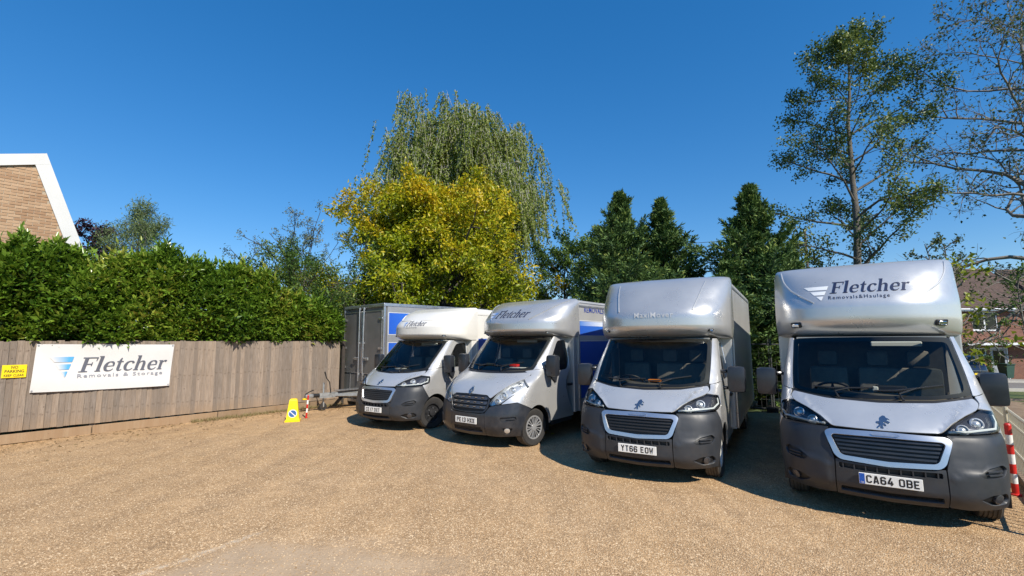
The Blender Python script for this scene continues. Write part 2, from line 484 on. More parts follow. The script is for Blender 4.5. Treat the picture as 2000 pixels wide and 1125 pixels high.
SER = {'F': (1.18, [[(.33, .02, .30), (.33, 1.43, .30)], [(.02, 1.40, .10), (1.20, 1.40, .10)], [(1.17, 1.44, .10), (1.14, 1.06, .05)], [(.33, .76, .10), (.86, .76, .09)], [(.86, .95, .08), (.86, .57, .08)], [(0, .04, .09), (.70, .04, .09)]]),
       'l': (.50, [[(.23, .04, .28), (.23, 1.56, .28)], [(.0, 1.52, .08), (.3, 1.52, .08)], [(.0, .04, .09), (.47, .04, .09)]]),
       'e': (.90, [[(.16, .50, .08), (.80, .54, .08)], [(.80, .50, .10), (.76, .78, .19), (.60, .94, .13), (.43, .95, .09), (.22, .80, .20), (.14, .48, .27), (.22, .18, .22), (.46, .04, .12), (.66, .07, .09), (.84, .25, .05)]]),
       't': (.58, [[(.32, 1.34, .07), (.26, 1.0, .22), (.25, .26, .26), (.32, .07, .15), (.46, .06, .09), (.58, .16, .05)], [(.0, .95, .10), (.55, .95, .10)]]),
       'c': (.84, [[(.78, .76, .20), (.70, .90, .17), (.50, .96, .09), (.26, .84, .19), (.14, .48, .27), (.22, .18, .22), (.46, .04, .12), (.64, .07, .09), (.82, .25, .05)]]),
       'h': (1.06, [[(.23, .04, .27), (.23, 1.56, .27)], [(.0, 1.52, .08), (.3, 1.52, .08)], [(.0, .04, .09), (.44, .04, .09)], [(.28, .62, .05), (.42, .86, .08), (.60, .95, .12), (.76, .84, .22), (.80, .6, .26), (.80, .04, .26)], [(.62, .04, .09), (1.02, .04, .09)]]),
       'r': (.72, [[(.23, .04, .27), (.23, .98, .27)], [(.0, .94, .08), (.3, .94, .08)], [(.0, .04, .09), (.46, .04, .09)], [(.28, .6, .05), (.40, .84, .08), (.56, .92, .16), (.70, .86, .22)]])}

def serif_text(txt, shear=.24):
    x = 0; out = []
    for ch in txt:
        w, sts = SER[ch]
        for st in sts:
            if len(st) > 2:                                   # smooth the curves
                q = np.array(st); t = np.linspace(0, len(q)-1, len(q)*4-3); fx = [pchip(np.arange(len(q)), q[:, k]) for k in range(3)]
                st = [(fx[0](u), fx[1](u), fx[2](u)) for u in t]
            v, f = ribbon([(a, b) for a, b, c in st], [c for a, b, c in st])
            out.append(([(a+x+b*shear, b) for a, b in v], f))
        x += w+.10
    return out, x-.10

_tc = {}
def sans_text(txt, bold=0.0, spacing=1.0):
    """Blender's built-in face -> one (verts, faces) piece, cap height about 0.7"""
    cu = bpy.data.curves.new('t', 'FONT'); cu.body = txt; cu.offset = bold; cu.space_character = spacing; cu.resolution_u = 2
    o = bpy.data.objects.new('t', cu); COL.objects.link(o)
    dg = bpy.context.evaluated_depsgraph_get(); me = bpy.data.meshes.new_from_object(o.evaluated_get(dg))
    v = [(p.co.x, p.co.y) for p in me.vertices]; f = [tuple(p.vertices) for p in me.polygons]
    bpy.data.objects.remove(o); bpy.data.curves.remove(cu); bpy.data.meshes.remove(me)
    return [(v, f)], max(p[0] for p in v)

def letters(name, pieces, mp, m, parent, step=.0003, cut=None):
    """map 2-D pieces through mp(x, y, k*step) into one lettering mesh; cut = grid size for curved surfaces"""
    V = []; F = []
    for k, (v, f) in enumerate(pieces):
        if cut:
            bm = bmesh.new(); bv = [bm.verts.new((a, b, 0)) for a, b in v]
            for q in f:
                try: bm.faces.new([bv[i] for i in q])
                except ValueError: pass
            xs = [a for a, b in v]; ys = [b for a, b in v]
            for ax, lo, hi in ((0, min(xs), max(xs)), (1, min(ys), max(ys))):
                c = math.floor(lo/cut)*cut+cut
                while c < hi:
                    no = (1, 0, 0) if ax == 0 else (0, 1, 0); pc = (c, 0, 0) if ax == 0 else (0, c, 0)
                    bmesh.ops.bisect_plane(bm, geom=bm.verts[:]+bm.edges[:]+bm.faces[:], plane_co=pc, plane_no=no); c += cut
            bm.verts.index_update(); v = [(q.co.x, q.co.y) for q in bm.verts]; f = [tuple(w.index for w in q.verts) for q in bm.faces]; bm.free()
        n = len(V); V += [tuple(mp(a, b, (k % 7)*step)) for a, b in v]; F += [tuple(i+n for i in q) for q in f]
    return mesh_obj(name, V, F, m, parent)
# ------------------------------------------------------------------ the removal vans
def arc(cy, cz, r_, a0, a1, n=8):
    return [('s', cy+r_*math.cos(R(a0+(a1-a0)*i/n)), cz+r_*math.sin(R(a0+(a1-a0)*i/n))) for i in range(n+1)]

BOX = dict(
    S=dict(v=[.18, .26, .40, .55, .70, .85, .95, 1.05, 1.15, 1.245, 1.5, 1.75, 2.0, 2.1],
           y0=[.14, .07, .0, .0, .025, .06, .11, .20, .35, .53, .815, 1.09, 1.36, 1.47],
           hw=[.93, .98, 1.0, 1.01, 1.02, 1.02, 1.015, 1.01, 1.005, 1.0, .97, .93, .89, .87],
           a=[.42, .50, .55, .55, .55, .55, .55, .55, .50, .45, .38, .34, .32, .32]),
    ax=.90, wr=.345, arch=.43, aph=122,
    headlight=[(.475, .962), (.585, 1.055), (.72, 1.125), ('s', .63, 1.185), ('s', .74, 1.155), ('s', .70, 1.03), ('s', .5, .99), (.66, .968)],
    bonnet=[(0, .958), (.462, .968), (.575, 1.067), (.712, 1.138), (.84, 1.19), (.875, 1.235), (.845, 1.285), (.5, 1.232), (0, 1.212)],
    wing=[('s', .632, 1.197), ('s', .755, 1.162), ('s', .712, 1.02), ('s', .515, .978)],
    wing_top=[('s', 1.372, 1.25), ('s', 1.17, 1.345), ('s', .80, 1.30), (.885, 1.24), (.85, 1.195)],
    bump_top=[('s', .505, .966), (.66, .955), (.50, .95)],
    bump_in=[(.545, .91), (.47, .63), (.466, .245)],
    centre=[(0, .60), (.38, .612), (.458, .628), (.458, .24), (0, .225)],
    slot=[(0, .583), (.43, .592), (.43, .538), (0, .528)],
    low=[(0, .335), (.42, .345), (.43, .285), (0, .272)],
    cowl=[(0, 1.245), (.5, 1.262), (.85, 1.312), (.86, 1.292), (.845, 1.287), (.5, 1.236), (0, 1.216)],
    ws=[(0, 1.247), (.5, 1.264), (.848, 1.314), (.832, 1.955), (.5, 1.968), (0, 1.972)],
    wsi=[(0, 1.285), (.5, 1.30), (.80, 1.345), (.79, 1.90), (.5, 1.912), (0, 1.915)],
    pillar=[(.858, 1.312), (.842, 1.965), ('s', 1.71, 1.965), ('s', 1.165, 1.357), ('s', .83, 1.31)],
    door=[('s', 1.382, .42), ('s', 1.382, 1.257), ('s', 1.18, 1.362), ('s', 1.72, 1.962), ('s', 2.2, 1.965), ('s', 2.2, .42)],
    dwin=[('s', 1.31, 1.40), ('s', 1.73, 1.885), ('s', 2.11, 1.905), ('s', 2.11, 1.33), ('s', 1.40, 1.33)],
    plate_z=.46, plate_y=-.022, logo=(0, 1.035))
MAS = dict(
    S=dict(v=[.18, .28, .42, .58, .74, .88, .98, 1.08, 1.18, 1.28, 1.36, 1.6, 1.85, 2.05, 2.15],
           y0=[.14, .06, .0, .0, .03, .07, .12, .21, .36, .58, .75, 1.0, 1.26, 1.46, 1.56],
           hw=[.94, .99, 1.02, 1.03, 1.03, 1.03, 1.03, 1.025, 1.02, 1.01, 1.0, .97, .93, .90, .88],
           a=[.45, .52, .56, .58, .58, .58, .57, .56, .52, .46, .42, .37, .33, .31, .31]),
    ax=.84, wr=.34, arch=.42, aph=118,
    headlight=[(.50, .775), (.485, .83), (.60, 1.0), (.735, 1.14), (.86, 1.225), ('s', .66, 1.225), ('s', .62, 1.10), (.80, .93), (.68, .82)],
    bonnet=[(0, .972), (.40, .962), (.478, .905), (.59, 1.01), (.725, 1.15), (.85, 1.237), (.885, 1.29), (.85, 1.345), (.5, 1.322), (0, 1.312)],
    wing=[('s', .672, 1.235), ('s', .635, 1.10), (.815, .925), (.70, .81), ('s', .35, .845)],
    wing_top=[('s', 1.30, 1.25), ('s', 1.15, 1.41), ('s', .86, 1.362), (.90, 1.30), (.862, 1.24)],
    bump_top=[('s', .35, .835), (.70, .795), (.66, .80), (.50, .762)],
    bump_in=[(.47, .72), (.41, .648), (.41, .245)],
    centre=[(0, .628), (.30, .632), (.402, .645), (.402, .245), (0, .235)],
    slot=[(0, .385), (.33, .392), (.36, .30), (0, .292)],
    low=None,
    cowl=[(0, 1.36), (.5, 1.37), (.84, 1.392), (.85, 1.362), (.845, 1.347), (.5, 1.326), (0, 1.316)],
    ws=[(0, 1.362), (.5, 1.372), (.842, 1.394), (.868, 2.02), (.5, 2.035), (0, 2.04)],
    wsi=[(0, 1.40), (.5, 1.41), (.80, 1.43), (.825, 1.965), (.5, 1.98), (0, 1.985)],
    pillar=[(.853, 1.39), (.878, 2.03), ('s', 1.72, 2.03), ('s', 1.15, 1.42), ('s', .88, 1.372)],
    door=[('s', 1.31, .40), ('s', 1.31, 1.26), ('s', 1.16, 1.425), ('s', 1.73, 2.03), ('s', 2.18, 2.03), ('s', 2.18, .40)],
    dwin=[('s', 1.33, 1.45), ('s', 1.74, 1.945), ('s', 2.06, 1.96), ('s', 2.09, 1.55), ('s', 1.98, 1.36), ('s', 1.40, 1.33)],
    plate_z=.50, plate_y=-.022, logo=(0, 1.02))

def luton_surf(prof):
    """prof rows: y0, z, half width, corner depth"""
    P = np.array(prof); v = np.concatenate([[0], np.cumsum(np.hypot(np.diff(P[:, 0]), np.diff(P[:, 1])))])
    S = Surf(v, P[:, 1], P[:, 0], P[:, 2], P[:, 3]); S.v0, S.v1 = 0.0, float(v[-1])
    zz = [(S.fz(x), x) for x in np.linspace(v[2], v[-2], 400)]; S.zs = [a for a, b in zz]; S.vs = [b for a, b in zz]
    S.vz = lambda z: float(np.interp(z, S.zs, S.vs))
    return S

def wheel(parent, x, y, r_, side, style, steer=0.):
    w = empty('wheel', (x, y, r_)); w.parent = parent; w.rotation_euler = (0, 0, steer)
    hw = .108; s = side
    ty = MB().lathe([(r_*.62, -hw*.8), (r_*.80, -hw), (r_*.93, -hw*.97), (r_*.985, -hw*.80)], 40)
    ty.lathe([(r_*.985, hw*.80), (r_*.93, hw*.97), (r_*.80, hw), (r_*.62, hw*.8)], 40)
    ty.build('tyre', rubber, w, True)
    tr = MB(); pr = [(r_*.985, -hw*.80)]
    for k in range(5):
        c = -hw*.64+k*hw*.32; pr += [(r_, c-hw*.10), (r_, c+hw*.10)]
        if k < 4: pr += [(r_*.972, c+hw*.13), (r_*.972, c+hw*.19)]
    pr += [(r_*.985, hw*.80)]
    tr.lathe(pr, 40).build('tread', dusty_rubber, w, True)
    m = {'cover': alloy, 'white': white_steel, 'black': black_steel}[style]
    d = s*hw
    rim = MB().lathe([(r_*.63, d*.72), (r_*.60, d*.86), (r_*.55, d*.80), (r_*.53, d*.45), (.001, d*.40)], 36)
    rim.build('rim', m if style != 'cover' else black_steel, w, True)
    if style == 'cover':
        for k in range(9):
            a = 2*PI*k/9; ca, sa = math.cos(a), math.sin(a); mb = MB()
            for e in (-1, 1):
                q = lambda rr, t: (d*.86-(rr-.2)*s*.0, rr*ca-t*sa, rr*sa+t*ca)
                t0, t1 = e*.012, e*.030
                pts = [q(r_*.16, t0*.6), q(r_*.57, t1*.9), q(r_*.57, t1*.9+e*.022), q(r_*.16, t0*.6+e*.012)]
                pin = [(px-s*.02, py, pz) for px, py, pz in pts]
                mb.add(pts+pin, [(0, 1, 2, 3), (0, 1, 5, 4), (1, 2, 6, 5), (2, 3, 7, 6), (3, 0, 4, 7)])
            mb.build('spoke', alloy, w)
        MB().lathe([(r_*.64, d*.78), (r_*.63, d*.90), (r_*.56, d*.90), (r_*.55, d*.72)], 36).build('cover_ring', alloy, w, True)
        MB().lathe([(r_*.19, d*.70), (r_*.18, d*.92), (.001, d*.96)], 24).build('hub_cap', alloy, w, True)
    else:
        mb = MB().lathe([(r_*.22, d*.40), (r_*.20, d*.80), (r_*.10, d*.86), (.001, d*.86)], 20); mb.build('hub_cap', m, w, True)
        for k in range(8):
            a = 2*PI*k/8; c = (d*.43, math.cos(a)*r_*.40, math.sin(a)*r_*.40)
            MB().lathe([(.028, s*.012), (.001, s*.012)], 12, c=c).build('wheel_hole', black, w)
        for k in range(5):
            a = 2*PI*k/5; MB().lathe([(.013, s*0), (.011, s*.02), (.001, s*.022)], 6, c=(d*.44, math.cos(a)*r_*.29, math.sin(a)*r_*.29)).build('wheel_nut', alu, w)
    return w

LION = [(0, 0), (.12, .02), (.16, .10), (.26, .13), (.30, .02), (.44, .0), (.42, .10), (.40, .24), (.50, .30), (.66, .22), (.62, .34), (.54, .42), (.46, .42), (.56, .52), (.72, .50), (.86, .42), (.98, .46),
        (.90, .56), (.74, .62), (.80, .70), (.96, .70), (.86, .80), (.74, .84), (.66, .98), (.50, 1.0), (.36, .92), (.28, .78), (.30, .62), (.20, .60), (.10, .50), (.02, .56), (-.02, .44), (.10, .38), (.18, .40), (.22, .30), (.12, .20), (.02, .12)]

def stripes_logo(name, mp, w, h, m_or_cols, parent):
    """three slanted stripes that fade to the left, as printed"""
    rows = [(0., 1.0, .30, 1.0), (.22, .94, .0, .64), (.42, .84, .0, .28)]
    V = []; F = []; C = []
    def row(y0, y1, xl0, xl1, xr0, xr1):
        n = len(V); K = 12
        for i in range(K+1):
            t = i/K
            V.append(mp((xl0+(xr0-xl0)*t)*w, y0*h)); V.append(mp((xl1+(xr1-xl1)*t)*w, y1*h)); C.extend([t, t])
        for i in range(K): F.append((n+2*i, n+2*i+2, n+2*i+3, n+2*i+1))
    row(.74, 1.0, .22, .02, .93, 1.0); row(.37, .63, .42, .28, .82, .90); row(0., .27, .66, .50, .70, .78)
    me = bpy.data.meshes.new(name); me.from_pydata([tuple(v) for v in V], [], F)
    at = me.attributes.new('fade', 'FLOAT', 'POINT'); at.data.foreach_set('value', C)
    me.materials.append(m_or_cols); return add(name, me, parent)

def fade_mat(name, c_left, c_right):
    m = mat(name, c_right, .4); nt = m.node_tree; b = nt.nodes['Principled BSDF']
    at = N(nt, 'ShaderNodeAttribute'); at.attribute_name = 'fade'; cr = N(nt, 'ShaderNodeValToRGB')
    cr.color_ramp.elements[0].color = (*c_left, 1); cr.color_ramp.elements[1].color = (*c_right, 1); cr.color_ramp.elements[1].position = .8
    nt.links.new(at.outputs['Fac'], cr.inputs[0]); nt.links.new(cr.outputs[0], b.inputs['Base Color'])
    return m
fade_banner = fade_mat('blue_fade_on_white', (.64, .62, .60), (.09, .36, .66))
fade_silver = fade_mat('white_stripe_print', (.78, .80, .82), (.80, .82, .84))
fade_blue_s = fade_mat('blue_fade_on_silver', (.72, .76, .82), (.10, .22, .50))
blue_side = fade_mat('blue_fade_panel', (.02, .10, .50), (.05, .22, .72))

def grad_panel(name, x, y0, y1, z0, z1, parent, mat_, vert=False):
    """flat printed panel on a box side (at lateral x), colour fading along it"""
    V = []; F = []; C = []; K = 10
    for i in range(K+1):
        t = i/K
        if vert: V += [(x, y0, z0+(z1-z0)*t), (x, y1, z0+(z1-z0)*t)]
        else: V += [(x, y0+(y1-y0)*t, z0), (x, y0+(y1-y0)*t, z1)]
        C += [t, t]
    for i in range(K): F.append((2*i, 2*i+1, 2*i+3, 2*i+2))
    me = bpy.data.meshes.new(name); me.from_pydata(V, [], F)
    at = me.attributes.new('fade', 'FLOAT', 'POINT'); at.data.foreach_set('value', C); me.materials.append(mat_)
    return add(name, me, parent)

def build_van(o):
    sp = MAS if o['kind'] == 'M' else BOX; mas = o['kind'] == 'M'
    root = empty('removal_van', (o['loc'][0], o['loc'][1], 0), R(o['yaw']))
    tag(root, o['label'], 'van', 'removal vans parked in a row on the gravel')
    s = sp['S']; S = Surf(s['v'], s['v'], s['y0'], s['hw'], s['a'])
    if not mas:
        def relief(p):
            ax_, z = abs(p.x), p.z
            if z < .95:
                t = max(0., min(1., (.615+.20*(ax_-.55)-z)/.055)); t = t*t*(3-2*t)
                w = max(0., min(1., (ax_-.475)/.05))*max(0., min(1., (1.0-ax_)/.10))*max(0., min(1., (z-.22)/.10))
                t2 = max(0., min(1., (z-.66)/.08))*max(0., min(1., (.93-z)/.06))*max(0., min(1., (ax_-.50)/.06))*max(0., min(1., (.86-ax_)/.22))
                return Vector((p.x, p.y-.016*t*w+.010*t2, p.z))
            if not (.95 < z < 1.30) or ax_ < .3: return p
            xe = .44+.28*(max(0., z-.955)/.30)**1.1; t = max(0., min(1., (ax_-xe)/.075)); t = t*t*(3-2*t)
            k = min(1, (z-.95)/.05)*min(1, (1.30-z)/.05)*max(0., min(1., (1.0-ax_)/.08)); h = .030*t*k
            return Vector((p.x, p.y-1.2*h, p.z))
        S.relief = relief
    body = o['paint']; bump = plastic_blk if mas else plastic
    def P(pts, sg=1, rr=.02): return rnd(S.out(pts, sg), rr, 3)
    ax, wr, ar = sp['ax'], sp['wr'], sp['arch']
    # --- bonnet, windscreen, pillars
    bon = skin('bonnet', S, P(sym(sp['bonnet']), 1, .025), body, root, st=.045)
    cw = skin('cowl', S, P(sym(sp['cowl']), 1, .004), black, root, off=-.012, st=.05)
    ws = skin('windscreen', S, P(sym(sp['ws']), 1, .05), wglass, root, rim=0, off=.0, st=.06)
    skin('windscreen_border', S, P(sym(sp['ws']), 1, .05), black, ws, holes=[P(sym(sp['wsi']), 1, .07)], off=-.003, rim=0, st=.05)
    for sg in (-1, 1):
        arch_b = arc(ax, wr-.005, ar, 192, sp['aph'], 6); arch_w = arc(ax, wr-.005, ar, sp['aph']-1, 4, 9)
        skin('pillar', S, P(sp['pillar'], sg, .01), body, root, st=.06)
        yd = sp['door'][0][1]-.008
        wing = skin('wing', S, P(sp['wing']+arch_w+[('s', yd, .40)]+sp['wing_top'], sg, .012), body, root, st=.045)
        dr = skin('door', S, P(sp['door'], sg, .02), body, root, holes=[P(sp['dwin'], sg, .07)], st=.06)
        skin('window', S, P(sp['dwin'], sg, .07), sglass, dr, off=-.008, rim=0, st=.08)
        yb = sp['door'][-1][1]
        hx = S.pt(*S.sy(yb-.16, 1.05, sg))
        MB().box(hx.x-.01, hx.x+.025 if sg > 0 else hx.x-.025, yb-.24, yb-.06, 1.02, 1.07, .008).build('handle', black, dr)
        # window divider of the quarter light
        a_, b_ = S.pt(*S.sy(1.50, 1.34, sg)), S.pt(*S.sy(1.55, 1.68, sg))
        MB().tube([a_, b_], .013, 6).build('window_bar', black, dr)
        # bumper corner with recesses
        cor = [(sp['bump_in'][-1][0], .245), (.62, .232), ('s', .30, .245)]+arch_b+sp['bump_top']+sp['bump_in'][:-1]
        if mas:
            rec = [(.70, .585), ('s', .30, .60), ('s', .31, .54), (.70, .50)]; fog = [(.73, .40), ('s', .26, .40), ('s', .25, .29), (.76, .285)]; fc = (.80, .345)
        else:
            rec = [(.715, .60), (.80, .655), (.925, .685), ('s', .36, .64), (.93, .575), (.76, .555)]
            fog = [(.70, .355), (.80, .405), (.93, .415), (.955, .36), (.93, .305), (.80, .295)]; fc = (.865, .355)
        cp = skin('bumper_corner', S, P(cor, sg, .02), bump, root, holes=[P(rec, sg, .03), P(fog, sg, .03)], rim=.03, st=.045)
        skin('air_vent', S, P(rec, sg, .03), black if not mas else plastic, cp, off=-.028, rim=0, st=.05)
        for kz in (.59, .625) if not mas else (.55,):
            a_ = [S.pt(*S.sy(yy, kz, sg))-S.nrm(*S.sy(yy, kz, sg))*.014 for yy in (.18, .24, .30)]
            MB().tube(a_, .010, 6).build('vent_slat', bump, cp)
        skin('fog_recess', S, P(fog, sg, .03), black, cp, off=-.03, rim=0, st=.05)
        q, v = S.fx(fc[0], fc[1]); c = S.pt(q*sg, v); n = S.nrm(q*sg, v)
        fl = MB(); rot = n.to_track_quat('Z', 'Y').to_matrix()
        for rr, hh in ((.050, -.03), (.050, -.006), (.040, .0), (.001, .006)): pass
        prof = [(.052, -.03), (.052, -.008), (.045, -.004), (.030, -.001), (.002, .0)]
        fl.lathe(prof, 20, 'Z'); fl.v = [tuple(c+rot @ Vector(p)) for p in fl.v]
        fl.build('fog_lamp', reflect_dk if not mas else reflect, cp, True)
        # headlight
        hl = P(sp['headlight'], sg, .03)
        h = skin('headlight', S, hl, lglass, root, off=.003, rim=0, st=.05)
        ins = [((p[0]*.985+np.mean([q_[0] for q_ in hl])*.015), p[1]) for p in hl]
        skin('reflector', S, ins, reflect if mas else reflect_dk, h, off=-.045, rim=0, st=.06)
        # housing wall
        lp = dens(hl, .05); V = []; F = []
        for (q_, v_) in lp:
            p, n = S.pt(q_, v_), S.nrm(q_, v_); V += [tuple(p), tuple(p-n*.05)]
        k = len(lp); F = [(2*i, 2*((i+1) % k), 2*((i+1) % k)+1, 2*i+1) for i in range(k)]
        mesh_obj('housing', V, F, reflect_dk if not mas else reflect, h, True)
        lens = [(.62, .86, .050), (.70, .97, .062), (.80, 1.07, .055), (.86, 1.16, .04)] if mas else [(.66, 1.03, .048), (.80, 1.085, .055)]
        for lx, lz, lr in lens:
            q, v = S.fx(lx, lz); c = S.pt(q*sg, v)-S.nrm(q*sg, v)*.045; d = (S.nrm(q*sg, v)+Vector((0, -1.2, 0))).normalized(); rot = d.to_track_quat('Z', 'Y').to_matrix()
            mb = MB().lathe([(lr*1.15, -.02), (lr*1.1, .022), (lr*.9, .028), (lr*.75, .006), (lr*.5, .018), (.001, .024)], 22, 'Z'); mb.v = [tuple(c+rot @ Vector(p)) for p in mb.v]
            mb.build('lamp_lens', reflect, h, True)
        if not mas:                                        # light-guide strip of the headlamp
            a_ = [S.pt(*t)-S.nrm(*t)*.016 for t in S.out([(.53, .985), (.68, .99), ('s', .5, 1.015), ('s', .66, 1.06), ('s', .70, 1.13)], sg)]
            MB().tube(a_, .012, 6).build('light_strip', visor_m, h, True)
        # arch liner
        L = MB(); V = []; F = []; K = 14; x0, x1 = sg*.66, sg*.99
        for i in range(K+1):
            a = R(-15+210*i/K); V += [(x0, ax+(ar+.01)*math.cos(a), wr+(ar+.01)*math.sin(a)), (x1, ax+(ar+.01)*math.cos(a), wr+(ar+.01)*math.sin(a))]
        F = [(2*i, 2*i+1, 2*i+3, 2*i+2) for i in range(K)]; L.add(V, F); L.build('arch_liner', black, wing, True)
        wheel(root, sg*.86, ax, wr, sg, o['wheel'], R(o.get('steer', 0)))
        wheel(root, sg*.90, 5.0, wr, sg, o['wheel'])
        # mirror
        zb = (1.36 if o['mirror'] == 'long' else 1.42) if not mas else 1.46; yb = 1.16; xb = S.pt(*S.sy(yb+.1, 1.38, sg)).x
        hm = MB()
        if o['mirror'] == 'long':
            mx = o.get('mx', (1.19, 1.19))[sg > 0]
            hm.box(sg*mx-.125, sg*mx+.125, yb-.07, yb+.08, zb-.19, zb+.19, .06)
            mi = hm.build('mirror', plastic_blk, root, True)
            MB().tube([(xb-sg*.03, yb+.10, zb+.10), (sg*1.0, yb+.02, zb+.115), (sg*1.06, yb, zb+.115)], [.030, .024, .024], 8).build('mirror_arm', plastic_blk, mi, True)
            MB().tube([(xb-sg*.03, yb+.10, zb-.10), (sg*1.0, yb+.02, zb-.13), (sg*1.06, yb, zb-.13)], [.034, .026, .026], 8).build('mirror_arm', plastic_blk, mi, True)
        else:
            hm.box(sg*1.17-.115, sg*1.17+.115, yb-.08, yb+.09, zb-.20, zb+.21, .055)
            mi = hm.build('mirror', plastic_blk, root, True)
            MB().prism([(yb+.02, zb-.12), (yb+.30, zb-.34), (yb+.36, zb-.20), (yb+.22, zb+.02), (yb+.02, zb+.02)], min(sg*.93, sg*1.06), max(sg*.93, sg*1.06), 'X').build('mirror_arm', plastic_blk, mi)
        mx = o.get('mx', (1.19, 1.19))[sg > 0] if o['mirror'] == 'long' else 1.17
        MB().box(sg*mx-.10, sg*mx+.10, yb+.086, yb+.096, zb-.17, zb+.17, .004).build('mirror_glass', chrome, mi)
    # --- bumper centre, grille
    ho = [P(sym(sp['slot']), 1, .015)]
    if sp['low']: ho.append(P(sym(sp['low']), 1, .015))
    bc = skin('bumper', S, P(sym(sp['centre']), 1, .012), bump, root, holes=ho, rim=.04, st=.05)
    for hpoly in ho: skin('air_intake', S, hpoly, black, bc, off=-.045, rim=0, st=.08)
    for k in range(-4, 5):
        zz = (.533, .583) if not mas else (.30, .385); p0, p1 = S.pt(*S.fx(k*.098+.0001, zz[0])), S.pt(*S.fx(k*.098+.0001, zz[1]))
        if not mas: MB().box(p0.x-.006, p0.x+.006, p0.y+.006, p0.y+.04, zz[0]-.004, zz[1]+.006).build('intake_rib', bump, bc)
    if mas:
        for zz in (.315, .345, .372): MB().tube([S.pt(*S.fx(x, zz))+Vector((0, .02, 0)) for x in (-.34, -.17, .0001, .17, .34)], .007, 6).build('intake_bar', bump, bc)
        go = P(sym([(0, .958), (.38, .950), (.472, .90), (.475, .83), (.455, .73), (.395, .655), (0, .636)]), 1, .03)
        gi = skin('grille', S, go, black, root, off=-.03, rim=0, st=.06)
        skin('grille_frame', S, go, plastic_blk, gi, holes=[P(sym([(0, .945), (.37, .938), (.45, .89), (.45, .83), (.43, .745), (.38, .672), (0, .652)]), 1, .03)], off=.002, st=.06)
        for r_, (z, w) in enumerate(((.905, .43), (.825, .435), (.745, .415))):
            q = [(-w, z+.022), (w, z+.022), (w-.012, z-.028), (-w+.012, z-.028)]
            holes = []
            for c in (-.32, -.16, .0, .16, .32):
                holes.append(rnd(S.out([(c-.045, z+.010), (c+.045, z+.010), (c+.036, z-.016), (c-.036, z-.016)]), .01, 2))
            sl = skin('slat', S, P(q, 1, .012), mat_grille, gi, holes=holes, off=.0, rim=.02, st=.04)
            for c in (-.32, -.16, .0, .16, .32):
                p0 = S.pt(*S.fx(c+1e-4, z)); MB().box(c-.03, c+.03, p0.y+.004, p0.y+.012, z-.003, z+.007).build('grille_insert', alu, sl)
    else:
        so = P(sym([(0, .940), (.49, .930), (.54, .90), (.462, .665), (.41, .625), (0, .602)]), 1, .035)
        si = P(sym([(0, .888), (.455, .882), (.482, .862), (.412, .692), (.38, .672), (0, .652)]), 1, .03)
        gi = skin('grille', S, si, black, root, off=-.04, rim=0, st=.07)
        skin('grille_surround', S, so, o.get('surround', satin), root, holes=[si], off=.014, rim=.05, st=.04)
        for k in range(5):
            z = .70+k*.040; w = .412+(z-.692)*.41-.012
            skin('slat', S, P([(-w, z+.012), (w, z+.012), (w-.006, z-.008), (-w+.006, z-.008)], 1, .003), o.get('slatm', plastic_blk), gi, off=-.008, rim=.02, st=.06)
        tp = skin('name_strip', S, P(sym([(0, .925), (.10, .924), (.125, .908), (.10, .898), (0, .898)]), 1, .008), alu, root, off=.024, rim=.012, st=.05)
    skin('dark_gap_backing', S, S.out(sym([(0, .66), (.55, .66), ('s', .50, .80), ('s', .62, 1.0), ('s', .80, 1.16), (.86, 1.26), (.5, 1.215), (0, 1.20)])), black, root, off=-.075, rim=0, st=.09)  # black sheet added behind the panels so their gaps look dark
    # --- badge
    q0, z0 = sp['logo']
    if mas:
        D = [(0, .075), (.048, 0), (0, -.075), (-.048, 0)]; d2 = [(a*.45, b*.5) for a, b in D]
        skin('badge', S, [S.fx(a+1e-5, z0+b) for a, b in D], badge_m, root, holes=[[S.fx(a+1e-5, z0+b) for a, b in d2]], off=.02, rim=.018, st=.03)
    else:
        skin('badge', S, [S.fx((a-.45)*.118+1e-5, z0+(b-.5)*.115) for a, b in LION], badge_m, root, off=.010, rim=.012, st=.03)
    # --- number plate
    pz, py = sp['plate_z'], sp['plate_y']
    pl = MB().box(-.262, .262, py, py+.016, pz-.057, pz+.057, .003).build('number_plate', plate_w, root)
    pcs, w = plate_text(o['plate']); x_off = .02 if o.get('eu') else 0.0; k = .001*(1.0 if w < 440 else 440/w)
    gap = [max(x for x, y in v) for v, f in plate_text(o['plate'].split()[0])[0]]; gap = max(gap)+5
    for half in (0, 1):
        letters('lettering', [p for p in pcs if (min(x for x, y in p[0]) > gap) == bool(half)], lambda a, b, e: ((a-w/2)*k+x_off, py-.0012-e, pz-.0395+b*.001), ink, pl)
    if o.get('eu'):
        MB().box(-.258, -.212, py-.0025, py-.001, pz-.053, pz+.053).build('euro_band', eu_blue, pl)
        t, tw = sans_text('GB'); letters('country_code', t, lambda a, b, e: (-.235+(a-tw/2)*.022, py-.004-e, pz-.045+b*.022), plate_w, pl)
    # --- wipers
    for sx, ex in ((-.62, -.02), (-.02, .62)):
        w_ = MB(); zc = sp['ws'][0][1]
        pts = []
        for t in (0, .3, .6, 1):
            x = sx+(ex-sx)*t; q, v = S.fx(x+1e-4, zc+.055+.035*abs(x)+(0.02 if t < .2 else 0)*1+.05*t*(1 if sx < -.3 else 1.6)); pts.append(S.pt(q, v)+S.nrm(q, v)*.018)
        MB().tube(pts, .009, 6).build('wiper', black, root)
        p0 = S.pt(*S.fx(sx+.25, zc+.0)); p1 = pts[1]
        MB().tube([p0+Vector((0, -.02, .0)), (p0+p1)/2+Vector((0, -.02, .02)), pts[2]], [.013, .010, .008], 6).build('wiper_arm', black, root)
    # --- cab inside
    zd = sp['ws'][0][1]
    dash = MB()
